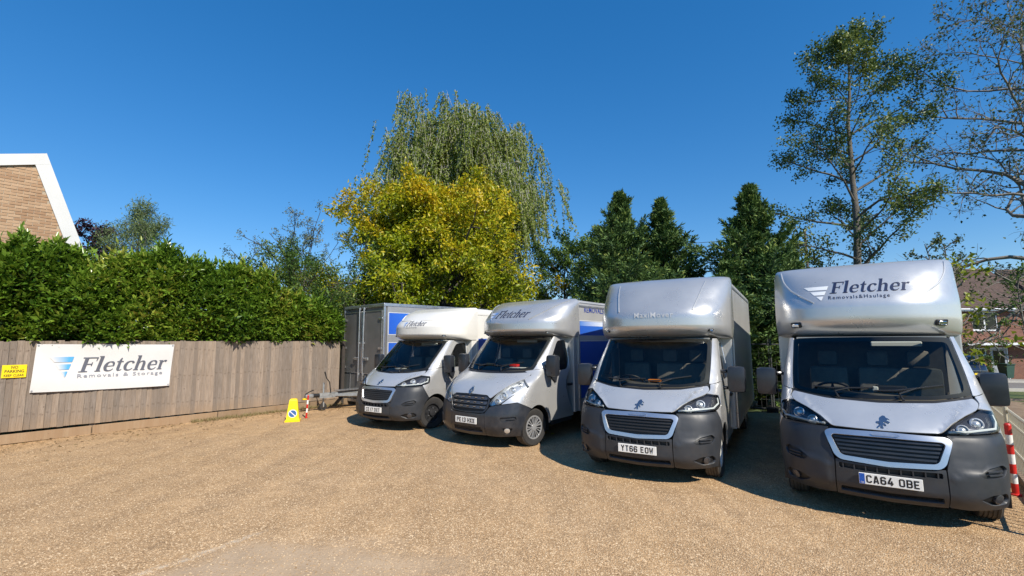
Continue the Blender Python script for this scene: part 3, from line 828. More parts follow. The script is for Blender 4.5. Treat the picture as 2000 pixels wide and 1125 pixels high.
    n_ = 12; V = []; F = []
    for i in range(n_+1):
        x = -.84+1.68*i/n_; yw = S.pt(*S.fx(x, zd+.02)).y+.03
        hgt = .05*math.exp(-((x+.42)/.18)**2)+.02*math.exp(-((x)/.2)**2)
        V += [(x, yw, zd-.03), (x, yw+.28, zd+.01+hgt), (x, yw+.46, zd+.0+hgt), (x, yw+.52, zd-.12), (x, yw+.42, zd-.5)]
    for i in range(n_):
        for j in range(4): F.append((i*5+j, i*5+5+j, i*5+6+j, i*5+1+j))
    mesh_obj('dashboard', V, F, dark_in, root, True)
    cx = o.get('wheel_x', -.42)
    wc = Vector((cx, 1.30 if not mas else 1.42, zd-.0)); sw = MB(); tp_ = []
    rot = Matrix.Rotation(R(-38), 3, 'X')
    ring = [wc+rot @ Vector((.20*math.cos(2*PI*i/24), .20*math.sin(2*PI*i/24), 0)) for i in range(25)]
    st_ = sw.tube(ring, .016, 6, False)
    for a in (0, PI, -PI/2): sw.tube([wc, wc+rot @ Vector((.19*math.cos(a), .19*math.sin(a), 0))], [.03, .012], 6)
    sw.build('steering_wheel', black, root, True)
    for sx in (-.45, .12, .55):
        MB().box(sx-.23, sx+.23, 1.72, 1.90, .75, 1.55, .06).build('seat', seat_m, root, True)
        MB().box(sx-.12, sx+.12, 1.76, 1.88, 1.57, 1.78, .05).build('headrest', seat_m, root, True)
    MB().box(-.88, .88, 2.12, 2.16, .5, 1.97).build('bulkhead', dark_in, root)
    yt = S.pt(*S.fx(0.0001, sp['ws'][-1][1]-.03)).y
    MB().box(-.80, .80, yt+.16, 2.12, 1.95, 1.975).build('headlining', lining, root)
    vx = o.get('visor', .30)
    if vx is not None:
        MB().box(vx-.26, vx+.26, yt+.03+.1, yt+.06+.1, sp['ws'][-1][1]-.13, sp['ws'][-1][1]-.065, .01).build('sun_visor', visor_m, root)
    for sg in (-1, 1):
        a_, b_ = S.pt(*S.fx(sg*.80, zd+.12)), S.pt(*S.fx(sg*.79, sp['ws'][-1][1]-.06))
        MB().tube([a_+Vector((sg*.02, .10, 0)), (a_+b_)/2+Vector((sg*.03, .10, 0)), b_+Vector((sg*.02, .10, 0))], .035, 6).build('pillar_lining', lining, root, True)
    for (m_, x, y, z, sx, sy, sz, nm) in o.get('clutter', []):
        MB().box(x-sx/2, x+sx/2, y-sy/2, y+sy/2, z, z+sz, .01).build(nm, m_, root)
    # --- under-body
    ub = MB(); ub.box(-.62, .62, .35, 2.1, .30, .93)
    ub.build('engine_bay', black, root)
    MB().box(-.97, .97, 1.40, 2.2, .30, .42, .02).build('step_sill', plastic_blk, root)
    MB().box(-.90, .90, 2.25, 6.6, .42, .60).build('chassis', black, root)
    # --- box body and the luton over the cab
    zt = o['top']; bm_ = o['box']; BW = o.get('bw', 1.075)
    ye2 = o.get('len', 6.9); rr = .11
    pf = [(BW, .46)]+[(BW-rr+rr*math.cos(R(a)), zt-.03-rr+rr*math.sin(R(a))) for a in (0, 22, 45, 68, 90)]; pf += [(-a, b) for a, b in reversed(pf)]
    bx = MB().prism(pf, 2.362, ye2).build('box_body', bm_, root, True)
    MB().box(-BW+.01, BW-.01, 2.16, 2.358, .46, zt-.30, .02).build('box_front', bm_, root)
    LS = luton_surf(o['luton']); ye = 2.36
    vv = np.linspace(LS.v0, LS.v1, 60)
    rt = [LS.sy(ye, v, 1) for v in vv]; lf = [LS.sy(ye, v, -1) for v in reversed(vv)]
    rt = [p for p in rt if p[0] > .02]; lf = [p for p in lf if p[0] < -.02]
    lut = skin('luton', LS, rt+lf, o['lpaint'], root, rim=0, st=.05)
    # corner post where luton meets box
    for sg in (-1, 1):
        MB().box(sg*BW-.014, sg*BW+.014, 2.335, 2.385, .46, zt-.14, .006).build('corner_trim', o.get('trim', alu), bx)
        MB().box(sg*BW-.008, sg*BW+.008, 2.39, ye2-.02, zt-.20, zt-.15, .006).build('roof_trim', o.get('trim', alu), bx)
        MB().box(sg*(BW-.01)-.016, sg*(BW-.01)+.016, 2.39, ye2-.02, .44, .52, .006).build('skirt_trim', alu, bx)
    def on(x, z, d=.003):
        v = LS.vz(z); q, v = LS.fx(x if abs(x) > 1e-5 else 1e-5, v); return LS.pt(q, v)+LS.nrm(q, v)*d
    for kx, kz, rr in o['markers']:
        c = on(kx, kz, .0); n = LS.nrm(*LS.fx(kx, LS.vz(kz))); rot = n.to_track_quat('Z', 'Y').to_matrix()
        ml = MB().box(-rr*1.5, rr*1.5, -rr*.75, rr*.75, -.01, .018, .012); ml.v = [tuple(c+rot @ Vector(p)) for p in ml.v]
        mo = ml.build('marker_lamp', black, lut, True)
        ml = MB().box(-rr*1.0, rr*1.0, -rr*.42, rr*.42, .015, .028, .008); ml.v = [tuple(c+rot @ Vector(p)) for p in ml.v]
        ml.build('lens', chrome, mo, True)
    for ln in o['ridges']:
        for sg in (-1, 1):
            q = np.array(ln); t = np.linspace(0, len(q)-1, len(q)*5); fx, fz = pchip(np.arange(len(q)), q[:, 0]), pchip(np.arange(len(q)), q[:, 1])
            MB().tube([on(sg*fx(u), fz(u), .002) for u in t], .011, 6).build('moulding', o['lpaint'], lut, True)
    for t in o['texts']:
        kind, txt, x, z, h, m_ = t[:6]
        if kind == 'serif': pcs, w = serif_text(txt); k = h/1.45
        else: pcs, w = sans_text(txt, *(t[6] if len(t) > 6 else ())); k = h/.70
        letters('lettering', [([(a*k, b*k) for a, b in v], f) for v, f in pcs], lambda a, b, e: on(x+a, z+b, (t[7] if len(t) > 7 else .004)+e), m_, lut, cut=.05)
    for (x, z, w, h, m_) in o.get('logos', []):
        stripes_logo('stripe_logo', lambda a, b: on(x+a, z+b, .004), w, h, m_, lut)
    if o.get('side'): o['side'](root, bx, BW)
    return root

emboss = mat('embossed_silver', (.62, .61, .59), .45, .3)
mat_grille = mat('grille_dark_chrome', (.10, .105, .12), .3, .6)

def lut_prof(dy, top, low=1.97, nose=2.20, f=1.0, W=1.10):
    t = top
    return [(2.05, low-.01, W-.05, .28), (1.55+dy, low, W-.02, .55), (1.24+dy, low+.055, W-.012, .72), (1.12+dy, nose-.03, W-.003, .80), (1.125+dy, nose+.12, W, .82),
            (1.12+dy+.22*f, nose+.15+(t-nose-.15)*.40, W, .76), (1.12+dy+.48*f, nose+.15+(t-nose-.15)*.74, W, .64), (1.12+dy+.72*f, t-.060, W-.01, .46), (min(2.20, 1.12+dy+.92*f), t-.012, W-.05, .30), (2.355, t, W-.10, .2)]

def side_v2(root, bx, BW):
    x = BW+.003
    for k, (z0, z1) in enumerate(((2.05, 2.36), (1.40, 1.92), (.72, 1.27))):
        grad_panel('printed_panel', x, 2.42, 6.1, z0, z1, bx, blue_side)
        MB().box(x-.002, x+.0012, 2.42, 6.1, z1+.006, z1+.022).build('printed_line', ink_silver, bx)
    grad_panel('printed_fade', x+.0015, 2.42, 4.0, 2.26, 2.36, bx, fade_white)
    t, w = sans_text('REMOVALS -', .012, 1.05); k = .12/.7
    letters('lettering', t, lambda a, b, e: (x+e+.002, 2.62+a*k*1.1, 2.56+b*k), ink_blue, bx)
    MB().box(x-.002, x+.001, 2.44, 6.1, 2.76, 2.768).build('printed_line', ink_grey, bx)
fade_white = fade_mat('blue_to_white_print', (.08, .22, .62), (.80, .84, .90))
ink_blue = mat('blue_print', (.03, .06, .30), .4)
def side_v1(root, bx, BW):
    x = BW+.003
    for z0, z1 in ((1.35, 2.0), (.75, 1.25)):
        grad_panel('printed_panel', x, 2.42, 6.1, z0, z1, bx, blue_side)

def side_door_v2(root, bx, BW):
    side_v2(root, bx, BW)

build_van(dict(kind='B', loc=(3.955, 5.04), yaw=-33.9, label='silver removal van nearest the camera, plate CA64 OBE, beside the metal railing',
    paint=silver, lpaint=silver, box=silver_box, wheel='black', mirror='long', mx=(1.19, 1.10), plate='CA64 OBE', eu=True, top=3.06,
    luton=lut_prof(.32, 3.06, nose=2.26, f=.76), markers=[(-.80, 2.15, .055), (.80, 2.15, .055)],
    ridges=[[(.98, 3.0), (.95, 2.86), (.86, 2.70), (.70, 2.56), (.56, 2.46)]],
    texts=[('serif', 'Fletcher', -.36, 2.585, .17, ink_navy), ('sans', 'Removals&Haulage', -.385, 2.50, .050, ink_navy, (.0, 1.25))],
    logos=[(-.68, 2.49, .31, .21, fade_silver)], visor=.30,
    clutter=[(plate_w, .02, 1.05, 1.29, .06, .04, .06, 'ticket'), (black, .18, 1.12, 1.28, .30, .12, .08, 'dash_tray')]))
build_van(dict(kind='B', loc=(1.707, 6.55), yaw=-30.5, label='silver removal van, plate YT66 EOW, with raised lettering above its windscreen',
    paint=silver, lpaint=silver2, box=silver_box, wheel='white', mirror='long', plate='YT66 EOW', top=3.05, slatm=black,
    luton=lut_prof(.05, 3.05), markers=[(-.84, 2.10, .030), (.84, 2.10, .030)],
    ridges=[[(.74, 2.93), (.66, 2.62), (.60, 2.42)]],
    texts=[('sans', 'MaxiMover', -.32, 2.31, .088, emboss, (.008, 1.12), .008)], visor=None,
    clutter=[(orange_m, .02, 1.05, 1.29, .20, .10, .035, 'phone_holder'), (lining, -.84, 1.75, 1.3, .05, .3, .5, 'pillar_lining')]))
build_van(dict(kind='M', loc=(-.864, 8.764), yaw=-37.5, label='silver removal van with black bumper and diamond badge, plate PE13 HXX',
    paint=silver, lpaint=silver2, box=silver_box, wheel='cover', mirror='short', plate='PE13 HXX', top=2.86, steer=-8,
    luton=lut_prof(.12, 2.86, low=2.02, nose=2.20), markers=[(-.84, 2.12, .028), (.84, 2.12, .028)],
    ridges=[[(.98, 2.80), (.84, 2.66), (.66, 2.50), (.50, 2.38)]],
    texts=[('serif', 'Fletcher', -.42, 2.43, .165, ink_navy)], logos=[(-.68, 2.37, .26, .19, fade_blue_s)], visor=.28, side=side_door_v2,
    clutter=[(orange_m, -.50, 1.30, 1.42, .20, .10, .05, 'orange_wallet'), (red_m, .22, 1.20, 1.42, .20, .10, .05, 'red_pouch'), (paper, .36, 1.12, 1.40, .30, .20, .01, 'paper_sheet')]))
build_van(dict(kind='B', loc=(-3.08, 10.42), yaw=-32.6, label='removal van with a white box over its silver cab, plate CE17 DXT',
    paint=silver, lpaint=white_gel, box=white_gel, wheel='black', mirror='short', plate='CE17 DXT', top=2.80, trim=white_gel, steer=-14, slatm=plastic,
    luton=lut_prof(.05, 2.80, nose=2.16), markers=[(-.86, 2.08, .030), (.80, 2.08, .030)],
    ridges=[[(.80, 2.62), (.74, 2.50), (.55, 2.46), (.2, 2.46)]],
    texts=[('serif', 'Fletcher', -.26, 2.32, .12, ink_navy), ('sans', 'Removals & Storage', -.26, 2.27, .03, ink_grey, (.0, 1.1))], logos=[(-.44, 2.28, .17, .14, fade_blue_s)], visor=.30, side=side_v1,
    clutter=[(paper, -.30, 1.02, 1.285, .34, .20, .01, 'paper_sheet')]))
# ------------------------------------------------------------------ ground
def gz(x, y):
    return -.032*min(40., max(0., (x+y)/1.41421-14.1))

def link_noise(nt, tc, scale, detail=4, rough=.6):
    n = N(nt, 'ShaderNodeTexNoise'); n.inputs['Scale'].default_value = scale; n.inputs['Detail'].default_value = detail; n.inputs['Roughness'].default_value = rough
    nt.links.new(tc, n.inputs['Vector']); return n.outputs[0]
def rng(nt, x, a, b, c, d):
    m = N(nt, 'ShaderNodeMapRange'); m.inputs[1].default_value = a; m.inputs[2].default_value = b; m.inputs[3].default_value = c; m.inputs[4].default_value = d
    nt.links.new(x, m.inputs[0]); return m.outputs[0]
def mixc(nt, f, a, b, blend='MIX'):
    m = N(nt, 'ShaderNodeMix', data_type='RGBA', blend_type=blend)
    for s, i in ((f, 0), (a, 6), (b, 7)):
        if isinstance(s, (int, float)): m.inputs[i].default_value = s
        elif isinstance(s, tuple): m.inputs[i].default_value = (*s, 1)
        else: nt.links.new(s, m.inputs[i])
    return m.outputs[2]
def math_(nt, op, a, b=None, clamp=False):
    m = N(nt, 'ShaderNodeMath', operation=op, use_clamp=clamp)
    for s, i in ((a, 0), (b, 1)):
        if s is None: continue
        if isinstance(s, (int, float)): m.inputs[i].default_value = s
        else: nt.links.new(s, m.inputs[i])
    return m.outputs[0]

def gravel_material():
    m = bpy.data.materials.new('gravel'); m.use_nodes = True; nt = m.node_tree; b = nt.nodes['Principled BSDF']
    tc = N(nt, 'ShaderNodeTexCoord').outputs['Object']
    vo = N(nt, 'ShaderNodeTexVoronoi'); vo.inputs['Scale'].default_value = 78; nt.links.new(tc, vo.inputs['Vector'])
    v2 = N(nt, 'ShaderNodeTexVoronoi'); v2.inputs['Scale'].default_value = 130; nt.links.new(tc, v2.inputs['Vector'])
    sep = N(nt, 'ShaderNodeSeparateColor'); nt.links.new(vo.outputs['Color'], sep.inputs[0])
    cr = N(nt, 'ShaderNodeValToRGB'); e = cr.color_ramp.elements
    e[0].color = (.30, .19, .10, 1); e[1].color = (.70, .54, .35, 1)
    for p, c in ((.15, (.44, .285, .15)), (.5, (.54, .365, .205)), (.85, (.60, .435, .265))):
        q = e.new(p); q.color = (*c, 1)
    nt.links.new(sep.outputs[0], cr.inputs[0])
    big = link_noise(nt, tc, .55, 5); med = link_noise(nt, tc, 2.6, 5); fine = link_noise(nt, tc, 22, 3)
    col = mixc(nt, rng(nt, big, .35, .7, 0., .42), cr.outputs[0], (.55, .41, .275))
    col = mixc(nt, 1.0, col, mixc(nt, rng(nt, med, .3, .7, 0, 1), (.82, .80, .78), (1.12, 1.10, 1.06)), 'MULTIPLY')
    col = mixc(nt, 1.0, col, mixc(nt, rng(nt, fine, .3, .7, 0, 1), (.86, .86, .86), (1.1, 1.1, 1.1)), 'MULTIPLY')
    mpt = N(nt, 'ShaderNodeMapping'); mpt.inputs['Rotation'].default_value = (0, 0, R(-24)); mpt.inputs['Scale'].default_value = (2.4, .22, 1); nt.links.new(tc, mpt.inputs[0])
    trk = link_noise(nt, mpt.outputs[0], 1.0, 4)                # faint wheel tracks swinging into the bays
    col = mixc(nt, 1.0, col, mixc(nt, rng(nt, trk, .36, .64, 0, 1), (.86, .84, .82), (1.07, 1.05, 1.0)), 'MULTIPLY')
    col = mixc(nt, 1.0, col, (1.0, .965, .925), 'MULTIPLY')
    # worn hard-standing near the camera: packed fines with a pale chalky edge
    sx = N(nt, 'ShaderNodeSeparateXYZ'); nt.links.new(tc, sx.inputs[0]); X, Y = sx.outputs[0], sx.outputs[1]
    # signed distance below the line (-3.35,3.95)-(-2.55,5.1)
    ln = math_(nt, 'ADD', math_(nt, 'MULTIPLY', math_(nt, 'ADD', X, 2.61), .83), math_(nt, 'MULTIPLY', math_(nt, 'SUBTRACT', Y, 5.02), -.56))
    wob = math_(nt, 'MULTIPLY', math_(nt, 'SUBTRACT', link_noise(nt, tc, 1.7, 6), .5), .55)
    d = math_(nt, 'ADD', ln, wob)
    far = math_(nt, 'ADD', Y, math_(nt, 'ADD', math_(nt, 'MULTIPLY', X, .16), math_(nt, 'MULTIPLY', wob, 1.6)))
    hard = math_(nt, 'MULTIPLY', math_(nt, 'MULTIPLY', rng(nt, d, .0, .25, 0, 1), rng(nt, far, 4.75, 4.2, 0, 1)), rng(nt, math_(nt, 'ADD', X, wob), .2, -1.2, 0, 1), True)
    col = mixc(nt, math_(nt, 'MULTIPLY', hard, .78), col, mixc(nt, rng(nt, med, .3, .7, 0, 1), (.41, .30, .195), (.48, .36, .24)))
    ln2 = math_(nt, 'ADD', ln, math_(nt, 'MULTIPLY', wob, .25))
    edge = math_(nt, 'MULTIPLY', rng(nt, math_(nt, 'ABSOLUTE', ln2), .075, .01, 0, 1), rng(nt, link_noise(nt, tc, 9, 5), .38, .6, 0, 1))
    edge = math_(nt, 'MULTIPLY', edge, rng(nt, Y, 5.15, 4.9, 0, 1))
    col = mixc(nt, math_(nt, 'MULTIPLY', edge, .75), col, (.70, .60, .46))
    nt.links.new(col, b.inputs['Base Color']); b.inputs['Roughness'].default_value = .92; b.inputs['Specular IOR Level'].default_value = .25
    hgt = math_(nt, 'ADD', math_(nt, 'MULTIPLY', math_(nt, 'SUBTRACT', 1, vo.outputs['Distance']), 1.), math_(nt, 'MULTIPLY', v2.outputs['Distance'], -.45))
    hgt = math_(nt, 'MULTIPLY', hgt, math_(nt, 'SUBTRACT', 1, math_(nt, 'MULTIPLY', hard, .75)))
    hgt = math_(nt, 'ADD', hgt, math_(nt, 'ADD', math_(nt, 'MULTIPLY', med, 1.2), math_(nt, 'MULTIPLY', trk, 3.)))
    bp = N(nt, 'ShaderNodeBump'); bp.inputs['Strength'].default_value = .8; bp.inputs['Distance'].default_value = .012
    nt.links.new(hgt, bp.inputs['Height']); nt.links.new(bp.outputs[0], b.inputs['Normal'])
    return m

def two_tone(name, a, b_, scale, rough=.9, bump=.4, bs=30):
    m = bpy.data.materials.new(name); m.use_nodes = True; nt = m.node_tree; b = nt.nodes['Principled BSDF']
    tc = N(nt, 'ShaderNodeTexCoord').outputs['Object']; n1 = link_noise(nt, tc, scale, 6); n2 = link_noise(nt, tc, bs, 4)
    col = mixc(nt, rng(nt, n1, .35, .65, 0, 1), a, b_); col = mixc(nt, 1., col, mixc(nt, n2, (.7, .7, .7), (1.3, 1.3, 1.3)), 'MULTIPLY')
    nt.links.new(col, b.inputs['Base Color']); b.inputs['Roughness'].default_value = rough
    bp = N(nt, 'ShaderNodeBump'); bp.inputs['Strength'].default_value = bump; bp.inputs['Distance'].default_value = .03
    nt.links.new(n2, bp.inputs['Height']); nt.links.new(bp.outputs[0], b.inputs['Normal']); return m

def sheet(name, xs, ys, zf, m, kind='structure', keep=None):
    nx, ny = len(xs), len(ys); V = [(x, y, zf(x, y)) for y in ys for x in xs]; F = []
    for j in range(ny-1):
        for i in range(nx-1):
            if keep is None or keep((xs[i]+xs[i+1])/2, (ys[j]+ys[j+1])/2): F.append((j*nx+i, j*nx+i+1, (j+1)*nx+i+1, (j+1)*nx+i))
    return tag(mesh_obj(name, V, F, m, smooth=True), kind=kind)

rngz = np.random.default_rng(5)
def steps(a, b, near, k=1.25):
    o = [0.]; s = near
    while o[-1] < b: o.append(o[-1]+s); s *= k if o[-1] > 40 else 1
    n = [-x for x in o[1:] if x <= -a+1]
    return sorted(n+o)
soil_grass = two_tone('grass_and_soil', (.055, .095, .022), (.12, .13, .035), .5, .95, .8, 40)
sheet('ground', steps(-900, 900, 4), steps(-900, 900, 4), lambda x, y: gz(x, y)-.03, soil_grass)
# gently uneven gravel yard
def yard_z(x, y):
    return .010*math.sin(x*1.3+.6*y)*math.sin(y*1.1-.4*x)+.006*math.sin(3.1*x+1.7*y)
yx = np.linspace(-16, 14, 121); yy = np.linspace(-8, 20, 113)
U2 = Vector((.65124, .75887)); NF = Vector((.75887, -.65124)); FA = Vector((-10.06, 9.23))
def in_yard(x, y):
    p = Vector((x, y))
    return (p-FA).dot(NF) > -.3 and (p-Vector((6.35, 5.95))).dot(NF) < .25 and x*.54+y*.84 < 14.2
sheet('gravel_yard', list(yx), list(yy), lambda x, y: yard_z(x, y) if (x+y)/1.414 < 14.1 else gz(x, y)+yard_z(x, y), gravel_material(), keep=in_yard)

# loose stones over the near gravel
def pebbles(name, n, m, seed, r0, r1, smin, smax):
    g = np.random.default_rng(seed)
    th = g.uniform(R(-50), R(50), n); rr = r0*(r1/r0)**g.uniform(0, 1, n)
    x, y = rr*np.sin(th), rr*np.cos(th)
    ok = (x*-.05 > -9) & ((x+10.06)*.75887+(y-9.23)*-.65124 > .12) & ((x-6.2)*.75887+(y-5.9)*-.65124 < -.05) & (x*.54+y*.84 < 13.8)
    hard = ((x+2.61)*.83-(y-5.02)*.56 > .1) & (y+.16*x < 4.4) & (x < -.4)
    ok &= ~(hard & (g.uniform(0, 1, n) < .75))
    x, y = x[ok], y[ok]; n = len(x)
    z = .010*np.sin(x*1.3+.6*y)*np.sin(y*1.1-.4*x)+.006*np.sin(3.1*x+1.7*y)
    s = g.uniform(smin, smax, n)*g.uniform(.7, 1.3, n)
    base = np.array([(1, 0, 0), (0, 1, 0), (-1, 0, 0), (0, -1, 0), (0, 0, .7), (.7, .7, -.3), (-.7, .7, -.3), (-.7, -.7, -.3), (.7, -.7, -.3)])[:5]
    V = np.repeat(base[None], n, 0)*(1+g.uniform(-.3, .3, (n, 5, 3)))*s[:, None, None]
    a = g.uniform(0, 6.28, n); ca, sa = np.cos(a), np.sin(a)
    Vx = V[:, :, 0]*ca[:, None]*1.25-V[:, :, 1]*sa[:, None]; Vy = V[:, :, 0]*sa[:, None]*1.25+V[:, :, 1]*ca[:, None]
    V = np.stack([Vx+x[:, None], Vy+y[:, None], V[:, :, 2]+z[:, None]+.001], -1)
    F = np.array([(0, 1, 4), (1, 2, 4), (2, 3, 4), (3, 0, 4)])[None]+np.arange(n)[:, None, None]*5
    t = np.repeat(g.uniform(0, 1, n), 4)
    return tag(np_mesh(name, V.reshape(-1, 3), F.reshape(-1, 3), m, attrs={'tint': t}), 'loose tan gravel stones scattered over the yard', None, kind='stuff')
stone_m = leaf_mat('loose_stone', (.32, .205, .105), (.54, .37, .21), (.68, .51, .32), rough=.8, trans=0, spec=.3)
pebbles('gravel_stones', 200000, stone_m, 3, 2.6, 12.5, .0036, .009)

# ------------------------------------------------------------------ timber fence
def wood_material(name, c0, c1, c2):
    m = bpy.data.materials.new(name); m.use_nodes = True; nt = m.node_tree; b = nt.nodes['Principled BSDF']
    tcn = N(nt, 'ShaderNodeTexCoord'); oi = N(nt, 'ShaderNodeObjectInfo')
    mp = N(nt, 'ShaderNodeMapping'); mp.inputs['Scale'].default_value = (1, 1, .06); nt.links.new(tcn.outputs['Object'], mp.inputs[0])
    ad = N(nt, 'ShaderNodeVectorMath', operation='ADD'); nt.links.new(mp.outputs[0], ad.inputs[0])
    cmb = N(nt, 'ShaderNodeCombineXYZ')
    for i in range(3): nt.links.new(math_(nt, 'MULTIPLY', oi.outputs['Random'], (37., 91., 13.)[i]), cmb.inputs[i])
    nt.links.new(cmb.outputs[0], ad.inputs[1])
    gr = link_noise(nt, ad.outputs[0], 60, 6, .7); blot = link_noise(nt, ad.outputs[0], 7, 4)
    ad2 = N(nt, 'ShaderNodeVectorMath', operation='ADD'); nt.links.new(tcn.outputs['Object'], ad2.inputs[0]); nt.links.new(cmb.outputs[0], ad2.inputs[1])
    kn = N(nt, 'ShaderNodeTexVoronoi'); kn.inputs['Scale'].default_value = 5.0; nt.links.new(ad2.outputs[0], kn.inputs['Vector'])
    col = mixc(nt, rng(nt, gr, .3, .7, 0, 1), c0, c1); col = mixc(nt, rng(nt, blot, .4, .68, 0, .75), col, c2)
    col = mixc(nt, rng(nt, kn.outputs['Distance'], .09, .03, 0, .7), col, (.075, .05, .036))
    sz = N(nt, 'ShaderNodeSeparateXYZ'); nt.links.new(tcn.outputs['Object'], sz.inputs[0])
    wv = math_(nt, 'ADD', sz.outputs[2], math_(nt, 'ADD', math_(nt, 'MULTIPLY', blot, .10), math_(nt, 'MULTIPLY', oi.outputs['Random'], .07)))
    nx_ = rng(nt, math_(nt, 'ABSOLUTE', math_(nt, 'SUBTRACT', sz.outputs[0], .055)), .035, .01, 0, 1)
    for zz in (.58, 1.22, 1.86):                           # damp and rust marks along the nailed rails
        col = mixc(nt, math_(nt, 'MULTIPLY', rng(nt, math_(nt, 'ABSOLUTE', math_(nt, 'SUBTRACT', wv, zz)), .028, .004, 0, .38), nx_), col, (.10, .07, .05))
    col = mixc(nt, rng(nt, math_(nt, 'ADD', sz.outputs[2], math_(nt, 'MULTIPLY', blot, .5)), .75, .42, 0, .45), col, (.30, .20, .115))
    col = mixc(nt, 1., col, mixc(nt, oi.outputs['Random'], (.78, .79, .81), (1.16, 1.12, 1.07)), 'MULTIPLY')
    nt.links.new(col, b.inputs['Base Color']); b.inputs['Roughness'].default_value = .85; b.inputs['Specular IOR Level'].default_value = .25
    bp = N(nt, 'ShaderNodeBump'); bp.inputs['Strength'].default_value = .5; bp.inputs['Distance'].default_value = .006
    nt.links.new(gr, bp.inputs['Height']); nt.links.new(bp.outputs[0], b.inputs['Normal']); return m
wood = wood_material('weathered_fence_wood', (.160, .128, .100), (.335, .275, .225), (.235, .180, .135))
wood2 = wood_material('gravel_board_wood', (.27, .19, .12), (.36, .27, .18), (.24, .15, .085))
FANG = math.atan2(U2.y, U2.x)
fence = empty('timber_fence', (FA.x, FA.y, 0), FANG)      # local x along the fence, local -y towards the yard
tag(fence, 'weathered close board timber fence along the left side of the yard', 'fence')
random.seed(4)
bw = .098; bme = []
for k in range(5):                                        # feather-edge boards, a few cuts shared by all
    th = .018; lean = random.uniform(-.004, .004); top = random.uniform(-.012, .012)
    prof = [(0, 0), (.112, -.0), (.112, -.026), (0, -.006)]
    z0, z1 = .20, 1.98+top; V = []; nz = 4
    for j in range(nz+1):
        z = z0+(z1-z0)*j/nz; dx = lean*j/nz; dy = .004*math.sin(j*1.3+k)
        V += [(px+dx, py+dy, z) for px, py in prof]
    F = []
    for j in range(nz):
        for i in range(4): F.append((j*4+i, j*4+(i+1) % 4, j*4+4+(i+1) % 4, j*4+4+i))
    F += [(3, 2, 1, 0), (nz*4, nz*4+1, nz*4+2, nz*4+3)]
    me = bpy.data.meshes.new('board'); me.from_pydata(V, [], F); me.materials.append(wood); bme.append(me)
for i in range(int((7.10+3.4)/bw)):
    s = -3.4+i*bw; b = add('board', bme[random.randrange(5)], fence)
    b.location = (s, random.uniform(-.004, .002), random.uniform(-.006, .006)+.03*(1 if s < 1 else 1-min(1, (s-1)/4))); b.rotation_euler = (0, random.uniform(-.004, .004), 0)
for s in np.arange(-3.4, 6.9, 2.4):
    MB().box(s, s+2.38, -.045, -.008, .0, .185, .004).build('gravel_board', wood2, fence)
for s in np.arange(-3.4, 7.2, 2.4): MB().box(s-.05, s+.05, .03, .13, 0, 2.0, .005).build('post', wood, fence)
for z in (.45, 1.1, 1.75): MB().box(-3.4, 7.1, .004, .029, z, z+.075).build('rail', wood, fence)
gate_post = tag(MB().box(-.05, .05, -.05, .05, 0, 1.96, .006).build('gate_post', mat('creosoted_wood', (.045, .036, .030), .85, noise=(9, .3))), 'dark brown post at the far end of the timber fence', 'post')
gate_post.location = (FA.x+U2.x*7.22, FA.y+U2.y*7.22, 0); gate_post.rotation_euler = (0, 0, FANG)
def fpt(s, d, z): return (FA.x+U2.x*s+NF.x*d, FA.y+U2.y*s+NF.y*d, z)

# banner on the fence (local x along, z up)
ban = empty('banner', fpt(0, .035, 0), FANG); tag(ban, 'white vinyl banner with blue stripes and grey lettering fixed to the timber fence', 'banner')
q = [(.38, .971), (2.712, .935), (2.753, 1.909), (.415, 1.945)]
def ban_y(s, t): return -.030-.012*math.sin(s*9+t*3)-.008*math.sin(s*23+5*t)-.010*math.sin(t*6.3+s*2)
def ban_p(s, t):
    a, b_, c, d = q; x = (a[0]*(1-s)+b_[0]*s)*(1-t)+(d[0]*(1-s)+c[0]*s)*t; z = (a[1]*(1-s)+b_[1]*s)*(1-t)+(d[1]*(1-s)+c[1]*s)*t
    z += -.010*math.sin(PI*s)*(1-t)+.008*math.sin(s*12)*(1-abs(2*t-1))*.3
    return Vector((x, ban_y(s, t), z))
V = []; F = []; nx, nz = 60, 24
for j in range(nz+1):
    for i in range(nx+1): V.append(tuple(ban_p(i/nx, j/nz)))
for j in range(nz):
    for i in range(nx): F.append((j*(nx+1)+i, j*(nx+1)+i+1, (j+1)*(nx+1)+i+1, (j+1)*(nx+1)+i))
vinyl = mat('banner_vinyl', (.64, .62, .60), .55, noise=(3, .04))
mesh_obj('sheet', V, F, vinyl, ban, True)
def ban_map(x, z, e=0.):                                   # fence coordinates -> on the cloth
    s = (x-.40)/2.33; t = (z-.953-(-.017)*(s-.5)*2)/.974; p = ban_p(min(1, max(0, s)), min(1, max(0, t))); return Vector((x, p.y-.011-e, z-.012*s))
stripes_logo('stripe_logo', lambda a, b: ban_map(.61+a, 1.255+b), .385, .42, fade_banner, ban)
pcs, w = serif_text('Fletcher'); k = .31/1.45; kx = 1.56/(w+.24)
letters('lettering', [([(a*kx, b*k) for a, b in v], f) for v, f in pcs], lambda a, b, e: ban_map(1.075+a, 1.345+b, e), ink_grey, ban, cut=.1)
pcs, w = sans_text('Removals & Storage', .006, 1.25); k = .078/.7; kx = 1.50/w
letters('small_lettering', [([(a*kx, b*k) for a, b in v], f) for v, f in pcs], lambda a, b, e: ban_map(1.055+a, 1.228+b, e), mat('light_grey_print', (.26, .265, .30), .5), ban, cut=.1)
for s, t in ((.012, .97), (.988, .97), (.012, .03), (.988, .03)):
    p = ban_p(s, t); MB().lathe([(.018, 0), (.016, -.006), (.007, -.006)], 12, 'Y', c=(p.x, p.y-.002, p.z)).build('eyelet', alu, ban)

